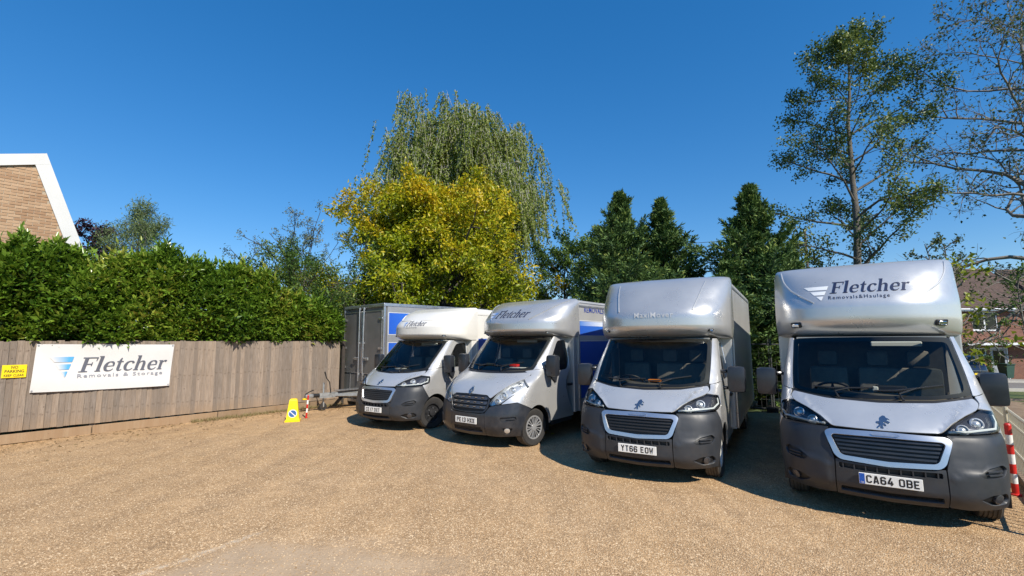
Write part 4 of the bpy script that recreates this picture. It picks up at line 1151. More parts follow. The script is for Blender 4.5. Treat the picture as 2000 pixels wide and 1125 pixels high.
ns = empty('warning_sign', fpt(0, .035, 0), FANG); tag(ns, 'small yellow no parking sign on the timber fence left of the banner', 'sign')
MB().box(-.03, .312, -.012, -.006, 1.283, 1.537, .003).build('sign_board', yellow_m, ns)
for txt, z, h, wd in (('NO', 1.462, .055, .10), ('PARKING', 1.385, .055, .27), ('KEEP CLEAR', 1.308, .045, .28)):
    t, w = sans_text(txt, .02); k = h/.7; kx = wd/w
    letters('lettering', [([(a*kx, b*k) for a, b in v], f) for v, f in t], lambda a, b, e: (.141+a-wd/2, -.0135, z+b), ink, ns)

# ------------------------------------------------------------------ brick gable house behind the hedge
gab = empty('brick_house', (FA.x-NF.x*2.65, FA.y-NF.y*2.65, 0), FANG)
tag(gab, 'brick house with white boarded sloping gable edge behind the laurel hedge', 'house')
mortar = mat('mortar', (.42, .34, .25), .95, noise=(14, .15), bump=(50, .4))
def brick_mat(name, cols):
    m = bpy.data.materials.new(name); m.use_nodes = True; nt = m.node_tree; b = nt.nodes['Principled BSDF']
    oi = N(nt, 'ShaderNodeObjectInfo'); cr = N(nt, 'ShaderNodeValToRGB'); e = cr.color_ramp.elements
    e[0].color = (*cols[0], 1); e[1].color = (*cols[-1], 1)
    for i, c in enumerate(cols[1:-1]): q = e.new((i+1)/(len(cols)-1)); q.color = (*c, 1)
    nt.links.new(oi.outputs['Random'], cr.inputs[0]); tc = N(nt, 'ShaderNodeTexCoord').outputs['Object']
    col = mixc(nt, 1., cr.outputs[0], mixc(nt, link_noise(nt, tc, 30, 5), (.8, .8, .8), (1.2, 1.2, 1.2)), 'MULTIPLY')
    nt.links.new(col, b.inputs['Base Color']); b.inputs['Roughness'].default_value = .9; return m
brk = brick_mat('buff_brick', [(.33, .19, .105), (.40, .25, .145), (.44, .285, .17), (.47, .31, .19)])
poly = [(-6, 0), (-6, 4.55), (.30, 6.60), (1.20, 4.2), (2.75, 0)]
MB().prism(poly, 0, .25).build('wall', mortar, gab)
MB().prism([(-6, 0), (-6, 4.5), (.28, 6.5), (1.17, 4.2), (2.7, 0)], .26, 7.0).build('house_body', mortar, gab)
bm1 = MB().box(0, .205, -.010, .02, 0, .066, .004); _b = bm1.build('brick', brk, gab); bme1 = _b.data; bpy.data.objects.remove(_b)
rest = MB()
def xr(z): return .20+(6.46-z)*.393 if z < 6.46 else -9
def xl(z): return -6 if z < 4.4 else (z-6.40)/.325+.02
for r_ in range(26, 87):
    z = r_*.076; x = -2.3+(.108 if r_ % 2 else 0)
    while x < 1.9:
        if x > xl(z+.07) and x+.1 < xr(z+.03):
            ln = min(.205, xr(z+.03)-x)
            if x > -.62 and z > 3.72:
                b = add('brick', bme1, gab); b.location = (x, random.uniform(-.003, .003), z); b.scale = (ln/.205, 1, 1)
            else: rest.box(x, x+ln, -.010, .02, z, z+.066)
        x += .216
tag(rest.build('brickwork', brk, gab), kind='stuff')
wht = mat('white_boarding', (.62, .61, .59), .5, noise=(2, .05))
def strip(a, b, wd, y0, y1, name):
    a, b = Vector(a), Vector(b); t = (b-a).normalized(); n_ = Vector((t.y, -t.x))
    MB().prism([tuple(a), tuple(b), tuple(b+n_*wd), tuple(a+n_*wd)], y0, y1).build(name, wht, gab)
strip((.395, 6.745), (1.285, 4.30), .285, -.06, .30, 'barge_board'); strip((1.287, 4.296), (2.60, .69), .285, -.06, .30, 'barge_board')
strip((-3.0, 5.64), (.392, 6.742), .27, -.062, .30, 'fascia_board')

# ------------------------------------------------------------------ small street things
cone = empty('parking_cone', (-5.46, 11.72, 0), R(20)); tag(cone, 'yellow no waiting cone standing by the timber fence', 'cone')
cb = MB()
def frus(mb, pr):
    V = []; F = []
    for z, wx, wy in pr: V += [(-wx, -wy, z), (wx, -wy, z), (wx, wy, z), (-wx, wy, z)]
    for j in range(len(pr)-1):
        for i in range(4): F.append((j*4+i, j*4+(i+1) % 4, j*4+4+(i+1) % 4, j*4+4+i))
    F += [(3, 2, 1, 0), tuple(len(V)-4+i for i in range(4))]; return mb.add(V, F)
frus(cb, [(0, .17, .15), (.035, .17, .15), (.04, .150, .125), (.10, .140, .115), (.50, .092, .072), (.535, .080, .062), (.55, .055, .045)]); cb.build('body', yellow_m, cone, False)
nrm_t = Matrix.Translation((0, -.121, .20)) @ Matrix.Rotation(R(96), 4, 'X')
for r_, m_, h, nm in ((.098, sign_white, .004, 'sign_disc'), (.082, sign_blue, .007, 'sign_face')):
    d = MB().lathe([(r_, -.01), (r_, h), (.001, h)], 32, 'Z'); d.v = [tuple(nrm_t @ Vector(p)) for p in d.v]; d.build(nm, m_, cone)
d = MB().box(-.084, .084, -.010, .010, .006, .0095); rt_ = nrm_t @ Matrix.Rotation(R(-45), 4, 'Z'); d.v = [tuple(rt_ @ Vector(p)) for p in d.v]; d.build('slash', sign_white, cone)

def striped_post(loc, h, r_, n, lean, label, first):
    p = empty('marker_post', loc); p.rotation_euler = lean; tag(p, label, 'post', 'red and white marker posts')
    MB().lathe([(r_*1.6, 0), (r_*1.6, .02), (r_, .03)], 16, 'Z').build('base', red_paint, p)
    for k in range(n):
        z0, z1 = .03+(h-.03)*k/n, .03+(h-.03)*(k+1)/n
        MB().lathe([(r_, z0), (r_, z1)], 16, 'Z').build('band', (red_paint, white_paint)[(k+first) % 2], p, True)
    MB().lathe([(r_, h), (r_*1.06, h+.001), (r_*.7, h+.02), (.001, h+.022)], 16, 'Z').build('cap', red_paint, p, True)
striped_post((-5.34, 12.2, 0), .56, .022, 5, (0, R(3), 0), 'short red and white post by the trailer hitch', 0)
striped_post((6.24, 5.98, 0), .86, .034, 7, (R(2), R(-2), 0), 'red and white striped post beside the nearest van', 0)

# ------------------------------------------------------------------ box trailer
TU = Vector((.735, -.678)).normalized(); TN = Vector((TU.y, -TU.x))        # along the door face, and out of it
tr = empty('box_trailer', (-5.47, 15.06, 0), math.atan2(TU.y, TU.x)); tag(tr, 'grey box trailer with double rear doors and blue side panels behind the white van', 'trailer')
TW, TH, TL = 2.36, 3.07, 4.2
MB().box(.03, TW-.03, .03, TL, .20, TH-.06).build('box_body', trail_grey, tr)
MB().box(-.01, TW+.01, -.02, TL+.02, TH-.10, TH, .02).build('roof_cap', alu, tr)
MB().box(TW-.07, TW+.012, -.015, .06, .12, TH-.1, .012).build('corner_post', alu, tr); MB().box(-.012, .05, -.015, .06, .12, TH-.1, .012).build('corner_post', alu, tr)
MB().box(.0, TW, -.01, .04, .10, .20, .01).build('sill', alu, tr)
for d0, d1 in ((.06, 1.13), (1.23, 2.28)):
    dr = MB().box(d0, d1, -.02, .03, .98, TH-.20, .006).build('door', trail_grey, tr)
    for x0, x1, z0, z1 in ((d0, d0+.022, .98, TH-.2), (d1-.022, d1, .98, TH-.2), (d0+.022, d1-.022, TH-.225, TH-.2), (d0+.022, d1-.022, .98, 1.0)):
        MB().box(x0, x1, -.032, -.019, z0, z1).build('door_edge', alu, dr)
    rx = 1.05 if d0 < 1 else 1.31
    MB().tube([(rx, -.055, .75), (rx, -.055, TH-.08)], .019, 8).build('lock_rod', alu, dr, True)
    for z in (.95, 1.9, TH-.12): MB().box(rx-.04, rx+.04, -.06, -.02, z-.03, z+.03, .006).build('rod_bracket', alu, dr)
    hx = -.30 if d0 < 1 else .30
    MB().tube([(rx, -.06, 1.45), (rx+hx*.4, -.085, 1.44), (rx+hx, -.075, 1.43)], [.018, .016, .012], 6).build('handle', alu, dr, True)
    MB().box(rx+hx*.6-.09, rx+hx*.6+.09, -.05, -.02, 1.38, 1.47, .008).build('handle_plate', galv, dr)
    for z in (1.15, 1.75, TH-.45):
        ex = d0 if d0 < 1 else d1; MB().box(min(ex-.04, ex+.16*(1 if d0 < 1 else -1)), max(ex+.04, ex+.16*(1 if d0 < 1 else -1)), -.045, -.02, z-.035, z+.035, .006).build('hinge', alu, dr)
MB().box(1.15, 1.21, -.03, .03, .98, TH-.20, .006).build('centre_post', alu, tr)
tg = MB().box(.06, 2.28, -.02, .03, .22, .955, .006).build('tailgate', trail_grey, tr)
for x in (.06, .50, 1.13, 1.78, 2.25): MB().box(x, x+.035, -.034, -.019, .22, .955).build('batten', alu, tg)
MB().box(TW-.03, TW+.004, .10, TL, .20, TH-.1).build('side_panel', trail_side, tr)
for z0, z1 in ((2.16, 2.78), (1.28, 1.90), (.42, 1.02)):
    grad_panel('printed_panel', TW+.007, .16, 2.4, z0, z1, tr, blue_side); grad_panel('printed_panel', TW+.007, 2.46, TL-.05, z0, z1, tr, blue_side)
    for a, b_ in ((z0-.022, z0-.006), (z1+.006, z1+.022)): MB().box(TW+.002, TW+.0075, .14, TL-.05, a, b_).build('printed_line', ink_silver, tr)
    MB().box(TW+.002, TW+.0076, .135, .152, z0-.022, z1+.022).build('printed_line', ink_silver, tr)
for y in (2.0, 2.75):
    for x in (.25, TW-.25): w_ = wheel(tr, x, y, .30, 1 if x > 1 else -1, 'black')
# drawbar
db = MB().prism([(-1.30, -.03), (-1.05, -.075), (.3, -.10), (.3, .10), (-1.05, .075), (-1.30, .03)], .36, .50, 'Z')
db.v = [(1.18+b_, a, z) for a, b_, z in db.v]; dbo = db.build('drawbar', galv, tr)
for sx in (-1, 1): MB().tube([(1.18+sx*.06, -.85, .42), (1.18+sx*.85, -.02, .40)], .045, 6).build('a_frame', galv, dbo)
MB().box(1.02, 1.34, -.8, -.05, .525, .55, .006, Matrix.Translation((0, 0, 0))).build('step_plate', alu, dbo)
MB().tube([(1.18, -1.30, .44), (1.18, -1.50, .45)], [.055, .06], 10).build('bellows', black, dbo, True)
MB().box(1.11, 1.25, -1.70, -1.48, .40, .50, .03).build('coupling', galv, dbo, True)
MB().tube([(1.18, -1.69, .50), (1.18, -1.56, .57), (1.18, -1.46, .60)], [.016, .014, .014], 6).build('coupling_handle', black, dbo)
MB().box(1.14, 1.22, -1.76, -1.60, .355, .395, .01).build('hitch_cover', yellow_m, dbo)
jx, jy = 1.06, -1.12
jk = MB().tube([(jx, jy, .22), (jx, jy, .78)], .026, 8).build('jockey_tube', galv, dbo, True)
MB().lathe([(.05, -.03), (.10, -.03), (.105, 0), (.10, .03), (.05, .03)], 20, 'X', c=(jx, jy, .105)).build('jockey_wheel', rubber, jk, True)
MB().box(jx-.05, jx+.05, jy-.02, jy+.02, .09, .24, .006).build('jockey_fork', galv, jk)
MB().tube([(1.26, -1.0, .5), (1.27, -1.05, .80), (1.28, -1.15, .92), (1.27, -1.20, 1.10)], [.016, .014, .014, .02], 6).build('handbrake', black, dbo, True)

# ------------------------------------------------------------------ right-hand boundary: kerb, railing, mesh fence
kerb_m = mat('timber_edging', (.22, .16, .11), .9, noise=(8, .25), bump=(40, .5))
kb = tag(MB().box(-4.2, 6.0, -.06, .06, -.05, .11, .01).build('edging_kerb', kerb_m), kind='structure'); kb.location = (6.42, 5.93, 0); kb.rotation_euler = (0, 0, FANG)
rail_m = mat('railing_paint', (.50, .45, .34), .55, noise=(18, .15))
rl = empty('metal_railing', (6.95, 6.58, 0), FANG); tag(rl, 'low cream metal railing with thin upright bars right of the nearest van', 'railing')
for z in (.90, .74, .36, .06): MB().tube([(-2.6, 0, z), (9.0, 0, z)], .016 if z < .9 else .022, 6).build('rail', rail_m, rl, True)
for k in range(94):
    if k == 0: bar = MB().tube([(0, 0, -.02), (0, 0, .89)], .0085, 5).build('bar', rail_m, rl); bme2 = bar.data
    else: bar = add('bar', bme2, rl)
    bar.location = (-2.55+k*.123, -.02, 0)
for k in range(5): MB().tube([(-2.6+k*2.9, .03, 0), (-2.6+k*2.9, .03, .95)], .028, 8).build('post', rail_m, rl, True)

mesh_grey = mat('shade_toned_mesh_steel', (.10, .105, .11), .6, .3)  # steel coloured darker to stand in for the shade behind the vans
HB = Vector((.84, -.543)).normalized()
for k in range(3):
    c = Vector((6.9, 12.85))+HB*(-3.45*(k-.55)); hf = empty('mesh_fence_panel', (c.x, c.y, gz(c.x, c.y)), math.atan2(HB.y, HB.x))
    tag(hf, ('temporary wire mesh fence panel at the right end behind the nearest van', 'temporary wire mesh fence panel seen between the two nearest vans', 'temporary wire mesh fence panel hidden mostly behind the plate YT66 van')[k], 'fence panel', 'wire mesh fence panels behind the vans')
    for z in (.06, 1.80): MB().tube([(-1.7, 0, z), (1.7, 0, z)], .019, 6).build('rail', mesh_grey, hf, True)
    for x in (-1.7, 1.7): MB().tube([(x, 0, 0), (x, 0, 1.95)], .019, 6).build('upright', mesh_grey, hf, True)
    wm = MB()
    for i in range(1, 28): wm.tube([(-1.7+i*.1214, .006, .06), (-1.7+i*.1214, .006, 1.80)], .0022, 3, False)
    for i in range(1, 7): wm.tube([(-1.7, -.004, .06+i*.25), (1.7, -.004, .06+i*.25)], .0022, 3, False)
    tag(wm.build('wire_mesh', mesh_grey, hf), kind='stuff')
    for x in (-1.7, 1.7): MB().box(x-.11, x+.11, -.30, .30, -.02, .12, .02).build('block_foot', black, hf)

# ------------------------------------------------------------------ road, verge, terrace over the road
asphalt = two_tone('asphalt', (.16, .145, .13), (.21, .19, .165), .8, .9, .3, 60)
def strip_sheet(name, x0, x1, y0, y1, m, dz, n=24):
    xs = list(np.linspace(x0, x1, n)); ys = list(np.linspace(y0, y1, 6)); return sheet(name, xs, ys, lambda x, y: gz(x, y)+dz, m)
strip_sheet('road', -30, 90, 22.3, 29.6, asphalt, .004, 60)
pave = two_tone('pavement_slabs', (.30, .27, .23), (.36, .33, .28), .8, .9, .3, 30)
strip_sheet('pavement', -30, 90, 29.75, 32.6, pave, .10, 60)
kerb_c = mat('concrete_kerb', (.40, .38, .34), .9, noise=(6, .15))
for nm, y0 in (('kerb', 29.6), ('kerb', 22.15)):
    V = []; F = []
    for i in range(61):
        x = -30+2*i; z = gz(x, y0); V += [(x, y0, z-.05), (x, y0, z+.12), (x, y0+.15, z+.12), (x, y0+.15, z-.05)]
    for i in range(60):
        for j in range(3): F.append((i*4+j, i*4+4+j, i*4+5+j, i*4+1+j))
    tag(mesh_obj(nm, V, F, kerb_c), kind='structure')
soil = two_tone('bare_soil', (.20, .135, .085), (.27, .19, .12), 1.2, .95, .9, 14)
sheet('soil_bed', list(np.linspace(6, 20, 40)), list(np.linspace(4, 18, 40)), lambda x, y: gz(x, y)+.004+.05*math.sin(3*x)*math.sin(2.3*y), soil, keep=lambda x, y: .30 < (Vector((x, y))-Vector((6.35, 5.95))).dot(NF) < 2.0)

brick_tex = bpy.data.materials.new('red_brickwork'); brick_tex.use_nodes = True; _n = brick_tex.node_tree; _b = _n.nodes['Principled BSDF']
_tc = N(_n, 'ShaderNodeTexCoord'); _mp = N(_n, 'ShaderNodeMapping'); _mp.inputs['Rotation'].default_value = (R(90), 0, 0); _n.links.new(_tc.outputs['Object'], _mp.inputs[0])
_bt = N(_n, 'ShaderNodeTexBrick'); _bt.inputs['Scale'].default_value = 1; _bt.inputs['Brick Width'].default_value = .225; _bt.inputs['Row Height'].default_value = .075; _bt.inputs['Mortar Size'].default_value = .009
_bt.inputs['Color1'].default_value = (.15, .052, .033, 1); _bt.inputs['Color2'].default_value = (.21, .078, .048, 1); _bt.inputs['Mortar'].default_value = (.19, .14, .11, 1); _bt.inputs['Bias'].default_value = -.1  # brick and mortar darkened to stand in for tree shade on the front
_n.links.new(_mp.outputs[0], _bt.inputs['Vector']); _n.links.new(_bt.outputs[0], _b.inputs['Base Color']); _b.inputs['Roughness'].default_value = .9
tile_m = mat('roof_tile', (.105, .068, .055), .85, noise=(3, .3), bump=(40, .4))
upvc = mat('upvc_white', (.70, .72, .74), .4); pane_m = glass_mat('house_glass', (.10, .12, .13), 1.5); room_dark_m = mat('room_dark', (.03, .03, .035), .9)
door_m = mat('grey_door', (.30, .32, .36), .5)
def house(x0, x1, y, label, wins, doors, canopy=None, proj=0.):
    g = gz((x0+x1)/2, y); h = empty('terraced_house', (x0, y, g)); tag(h, label, 'house', 'terraced houses across the road'); W = x1-x0; E, RZ, D = 5.15, 8.6, 8.
    # front wall as strips round the openings
    ops = sorted(wins+doors); cuts = sorted({0, W, *[o[0] for o in ops], *[o[1] for o in ops]}); mb = MB()
    for a, b_ in zip(cuts, cuts[1:]):
        col = sorted([(o[2], o[3]) for o in ops if o[0] <= a+1e-6 and o[1] >= b_-1e-6]); z = -.4
        for z0, z1 in col:
            if z0 > z: mb.box(a, b_, 0, .25, z, z0)
            z = z1
        mb.box(a, b_, 0, .25, z, E)
    mb.build('front_wall', brick_tex, h); MB().box(0, W, .26, D, -.4, E-.05).build('house_body', room_dark_m, h)  # solid dark filling stands in for unlit rooms behind the panes
    # roof in courses
    rows = 26; rmb = MB(); nx_ = int(W/.6)
    for r_ in range(rows):
        t0, t1 = r_/rows, (r_+1)/rows; ya, yb = -.35+(D/2+.35)*t0, -.35+(D/2+.35)*t1; za, zb = E-.1+(RZ-E+.1)*t0, E-.1+(RZ-E+.1)*t1
        V = []; F = []; K = int(W/.075)
        for i in range(K+1):
            w = .022*math.sin(i*.075/.30*2*PI); V += [(W*i/K, ya, za+.05+w), (W*i/K, yb+.02, zb+.02+w), (W*i/K, ya, za-.02)]
        for i in range(K): F += [(i*3, i*3+3, i*3+4, i*3+1), (i*3+2, i*3+5, i*3+3, i*3)]
        rmb.add(V, F)
    ro = tag(rmb.build('roof_tiles', tile_m, h, False, False), kind='stuff')
    MB().prism([(-.35, E-.15), (D/2, RZ-.02), (D+.35, E-.15)], 0, W, 'X').build('roof', tile_m, h)
    MB().tube([(0, D/2, RZ+.03), (W, D/2, RZ+.03)], .11, 8).build('ridge', tile_m, h)
    MB().box(0, W, -.40, -.36, E-.20, E-.02).build('fascia', upvc, h); MB().tube([(0, -.45, E-.06), (W, -.45, E-.06)], .055, 8).build('gutter', upvc, h)
    for o in wins:
        a, b_, z0, z1 = o; w = MB()
        fr = empty('window', (0, 0, 0)); fr.parent = h
        for q_ in ((a, a+.07, z0, z1), (b_-.07, b_, z0, z1), ((a+b_)/2-.05, (a+b_)/2+.05, z0+.07, z1-.07), (a+.07, b_-.07, z0, z0+.07), (a+.07, b_-.07, z1-.07, z1)): MB().box(q_[0], q_[1], .05, .12, q_[2], q_[3]).build('frame', upvc, fr)
        for p0, p1 in ((a+.07, (a+b_)/2-.05), ((a+b_)/2+.05, b_-.07)): MB().box(p0, p1, .085, .095, z0+.07, z1-.07).build('pane', pane_m, fr)
        MB().box(a-.05, b_+.05, -.06, .13, z0-.06, z0-.002).build('sill', upvc, fr)
    for o in doors:
        a, b_, z0, z1 = o; d = MB().box(a+.08, b_-.08, .08, .13, z0, z1-.08).build('door', door_m, h)
        for q_ in ((a, a+.078, z0, z1), (b_-.078, b_, z0, z1), (a+.078, b_-.078, z1-.078, z1)): MB().box(q_[0], q_[1], .04, .14, q_[2], q_[3]).build('frame', upvc, d)
        MB().box(a+.26, b_-.26, .07, .079, z0+1.0, z1-.22).build('pane', pane_m, d)
    if canopy:
        a, b_, z = canopy; MB().box(a, b_, -.95, -.002, z-.16, z, .01).build('canopy', upvc, h)
    MB().tube([(W-.12, -.08, -.3), (W-.12, -.08, E-.1)], .04, 8).build('downpipe', upvc, h)
    return h
house(29.5, 39.85, 34.2, 'red brick terraced house with white windows across the road, right of the nearest van',
      [(4.55, 6.45, 3.55, 4.92), (.8, 2.7, 3.55, 4.92), (4.35, 5.35, 1.72, 2.25), (.5, 2.4, .9, 2.2)], [(5.62, 6.95, -.02, 2.28)], canopy=(3.0, 9.6, 2.62))
house(39.9, 48.5, 33.6, 'neighbouring terraced house past the right end of the white canopy', [(.9, 2.8, 3.5, 4.9), (4.5, 6.4, 3.5, 4.9), (.9, 2.8, .9, 2.2)], [(5.6, 6.6, 0, 2.2)], canopy=(.3, 8.0, 2.62))
house(20.8, 29.45, 34.2, 'terraced house mostly hidden behind the nearest van', [(.9, 2.8, 3.5, 4.9), (4.5, 6.4, 3.5, 4.9)], [(5.6, 6.6, 0, 2.2)])

# wheelie bin
bn = empty('wheelie_bin', (34.95, 33.1, gz(34.95, 33.1)+.1), 0); tag(bn, 'dark green wheelie bin by the terraced house door', 'bin')
bin_m = mat('bin_green', (.03, .075, .055), .5, noise=(5, .15))
frus(MB(), [(.06, .22, .24), (.95, .29, .34), (.98, .30, .36)]).build('body', bin_m, bn); MB().box(-.31, .31, -.40, .36, .985, 1.05, .02).build('lid', bin_m, bn)
MB().tube([(-.26, .40, 1.0), (.26, .40, 1.0)], .02, 6).build('handle', bin_m, bn)
for x in (-.24, .24): MB().lathe([(.02, -.03), (.10, -.03), (.10, .03), (.02, .03)], 16, 'X', c=(x, .22, .10)).build('wheel', rubber, bn)

# parked car over the road, seen from behind
car = empty('parked_car', (28.05, 28.2, gz(28.05, 29)+.004), R(2)); tag(car, 'dark blue hatchback parked across the road, tail lights facing the yard', 'car')
car_p = mat('car_blue_paint', (.012, .016, .035), .25, .3, .5, .8); tail = mat('tail_lamp', (.55, .02, .05), .2)
CS = Surf([.25, .45, .7, .95, 1.1, 1.35, 1.58, 1.66], [.25, .45, .7, .95, 1.1, 1.35, 1.58, 1.66], [.10, .0, .0, .05, .10, .22, .38, .55], [.80, .86, .88, .88, .86, .80, .70, .62], [.3, .3, .3, .3, .3, .28, .3, .3], 4)
L_ = 4.0
def CP(pts, sg=1): return rnd(CS.out(pts, sg), .04, 3)
skin('body', CS, CP([('s', L_, .25), ('s', L_, .98), ('s', .75, 1.0), (.76, 1.02), (.72, .98), (-.72, .98), (-.76, 1.02), ('m', .75, 1.0), ('m', L_, .98), ('m', L_, .25), ('m', 2., .25), (-.6, .26), (.6, .26), ('s', 2., .25)]), car_p, car, st=.12)
skin('tailgate_frame', CS, CP(sym([(0, 1.0), (.74, 1.0), (.66, 1.62), (0, 1.65)])), car_p, car, holes=[CP(sym([(0, 1.06), (.66, 1.07), (.57, 1.54), (0, 1.57)]))], st=.1)
skin('rear_window', CS, CP(sym([(0, 1.06), (.66, 1.07), (.57, 1.54), (0, 1.57)])), pane_m, car, off=-.01, rim=0, st=.12)
for sg in (-1, 1):
    skin('tail_lamp', CS, CP([(.765, 1.02), ('s', .42, 1.02), ('s', .62, 1.60), (.68, 1.62)], sg), tail, car, off=.01, st=.08)
    skin('side_window', CS, CP([('s', .62, 1.04), ('s', 2.6, 1.04), ('s', 2.1, 1.52), ('s', .72, 1.55)], sg), pane_m, car, st=.15)
    skin('reflector', CS, CP([(.62, .50), (.78, .50), (.78, .55), (.62, .55)], sg), tail, car, off=.012, st=.08)
    for y in (.75, 3.2): wheel(car, sg*.74, y, .31, sg, 'black')
MB().box(-.66, .66, .55, 2.4, 1.60, 1.68, .04).build('roof', car_p, car, True); MB().box(-.78, .78, .4, 3.9, .3, 1.0).build('cabin', black, car)
skin('rear_bumper', CS, CP(sym([(0, .34), (.70, .36), ('s', .30, .38), ('s', .30, .66), (.7, .68), (0, .68)])), car_p, car, off=.03, st=.1)
MB().box(-.26, .26, -.05, -.035, .52, .63, .003).build('number_plate', mat('plate_yellow', (.80, .58, .03), .4), car)
MB().box(-.45, .45, -.045, .02, .76, .79, .006).build('chrome_strip', chrome, car)

# lamp post and overhead wires far behind
lp = empty('street_lamp', (-8.15, 24.2, 0)); tag(lp, 'street lamp with pale lantern seen beyond the box trailer', 'street lamp')
MB().tube([(0, 0, 0), (0, 0, 5.05)], [.07, .04], 8).build('column', mat('lamp_column', (.06, .06, .06), .6), lp, True); MB().box(-.42, .10, -.09, .09, 5.05, 5.16, .03).build('lantern', white_paint, lp, True)
wire_m = mat('wire', (.03, .03, .035), .6)
for k, (za, zb) in enumerate(((9.85, 11.2), (9.2, 10.5))):
    pts = []
    for i in range(17):
        t = i/16; pts.append((0+26*t, 40, za+(zb-za)*t-.35*4*t*(1-t)))
    w_ = tag(MB().tube(pts, .022, 4).build('overhead_wire', wire_m), ('upper overhead wire between the dark conifers', 'lower overhead wire between the dark conifers')[k], 'wire', 'overhead wires')
for x in (0, 26):
    pz = tag(MB().tube([(x, 40.08, -2), (x, 40.08, 11.6)], [.13, .10], 8).build('utility_pole', mat('pole_wood', (.11, .08, .06), .9), None, True), ('utility pole hidden behind the yellow tree', 'utility pole hidden behind the tall bare tree')[x > 0], 'pole')
for k in range(2):
    ob = bpy.data.objects['overhead_wire' + ('' if k == 0 else '.001')]; ob.location = (0, 0, 0)
# ------------------------------------------------------------------ vegetation
bark_grey = mat('bark_grey', (.17, .155, .135), .9, noise=(6, .35), bump=(25, .6, .03))
bark_dark = mat('bark_dark', (.055, .047, .04), .9, noise=(6, .35), bump=(25, .6, .03))
bark_pale = mat('bark_pale', (.20, .18, .155), .9, noise=(6, .3), bump=(25, .5, .02))
bark_ald = mat('bark_alder', (.12, .108, .092), .9, noise=(6, .4), bump=(25, .6, .03))
bark_birch = mat('bark_birch', (.50, .47, .42), .8, noise=(3, .35), bump=(25, .4, .02))

def tubes(name, lines, m, parent, n=5):
    """lines: list of (points (k,3), radii (k)) -> one mesh"""
    Vs = []; Fs = []; base = 0
    an = np.arange(n)*2*PI/n; c, s = np.cos(an), np.sin(an)
    for P, r_ in lines:
        P = np.asarray(P, float); r_ = np.asarray(r_, float); k = len(P)
        T = np.gradient(P, axis=0); T /= np.linalg.norm(T, axis=1, keepdims=True)+1e-9
        up = np.where(np.abs(T[:, 2:3]) < .9, np.array([[0, 0, 1.]]), np.array([[1., 0, 0]]))
        u = np.cross(T, up); u /= np.linalg.norm(u, axis=1, keepdims=True)+1e-9; w = np.cross(T, u)
        V = P[:, None]+r_[:, None, None]*(u[:, None]*c[None, :, None]+w[:, None]*s[None, :, None]); Vs.append(V.reshape(-1, 3))
        i = np.arange(k-1)[:, None]*n; j = np.arange(n)[None]; j2 = (j+1) % n
        Fs.append((base+np.stack([i+j, i+j2, i+n+j2, i+n+j], -1)).reshape(-1, 4)); base += k*n
    return np_mesh(name, np.concatenate(Vs), np.concatenate(Fs), m, parent, smooth=True)

def leaves(name, P, D, m, parent, g, ln=.1, wd=.05, tint=None, tj=.25, fold=.25, up=0.5, var=.3):
    """one folded leaf (4 points, 2 triangles) at each P pointing along D"""
    n = len(P); D = D/(np.linalg.norm(D, axis=1, keepdims=True)+1e-9)
    A = g.normal(0, 1, (n, 3)); A[:, 2] += up*2
    Nn = A-(A*D).sum(1, keepdims=True)*D; Nn /= np.linalg.norm(Nn, axis=1, keepdims=True)+1e-9
    S = np.cross(D, Nn); l = ln*g.uniform(1-var, 1+var, n)[:, None]; w = wd*g.uniform(1-var, 1+var, n)[:, None]
    V = np.stack([P, P+D*l*.45+S*w*.5+Nn*w*fold, P+D*l, P+D*l*.45-S*w*.5+Nn*w*fold], 1).reshape(-1, 3)
    b = np.arange(n)[:, None]*4; F = np.concatenate([b+np.array([[0, 1, 2]]), b+np.array([[0, 2, 3]])], 1).reshape(-1, 3)
    t = (tint if tint is not None else np.full(n, .5))+g.uniform(-tj, tj, n)
    o = np_mesh(name, V, F, m, parent, attrs={'tint': np.repeat(np.clip(t, 0, 1), 2)})
    return o

def rdir(g, n):
    v = g.normal(0, 1, (n, 3)); return v/np.linalg.norm(v, axis=1, keepdims=True)

def path(g, p0, d, L, k=6, curl=.15, grav=0.):
    P = [np.array(p0, float)]; d = np.array(d, float); d /= np.linalg.norm(d)
    for i in range(k):
        d = d+g.normal(0, curl, 3)+np.array([0, 0, grav]); d /= np.linalg.norm(d); P.append(P[-1]+d*L/k)
    return np.array(P)

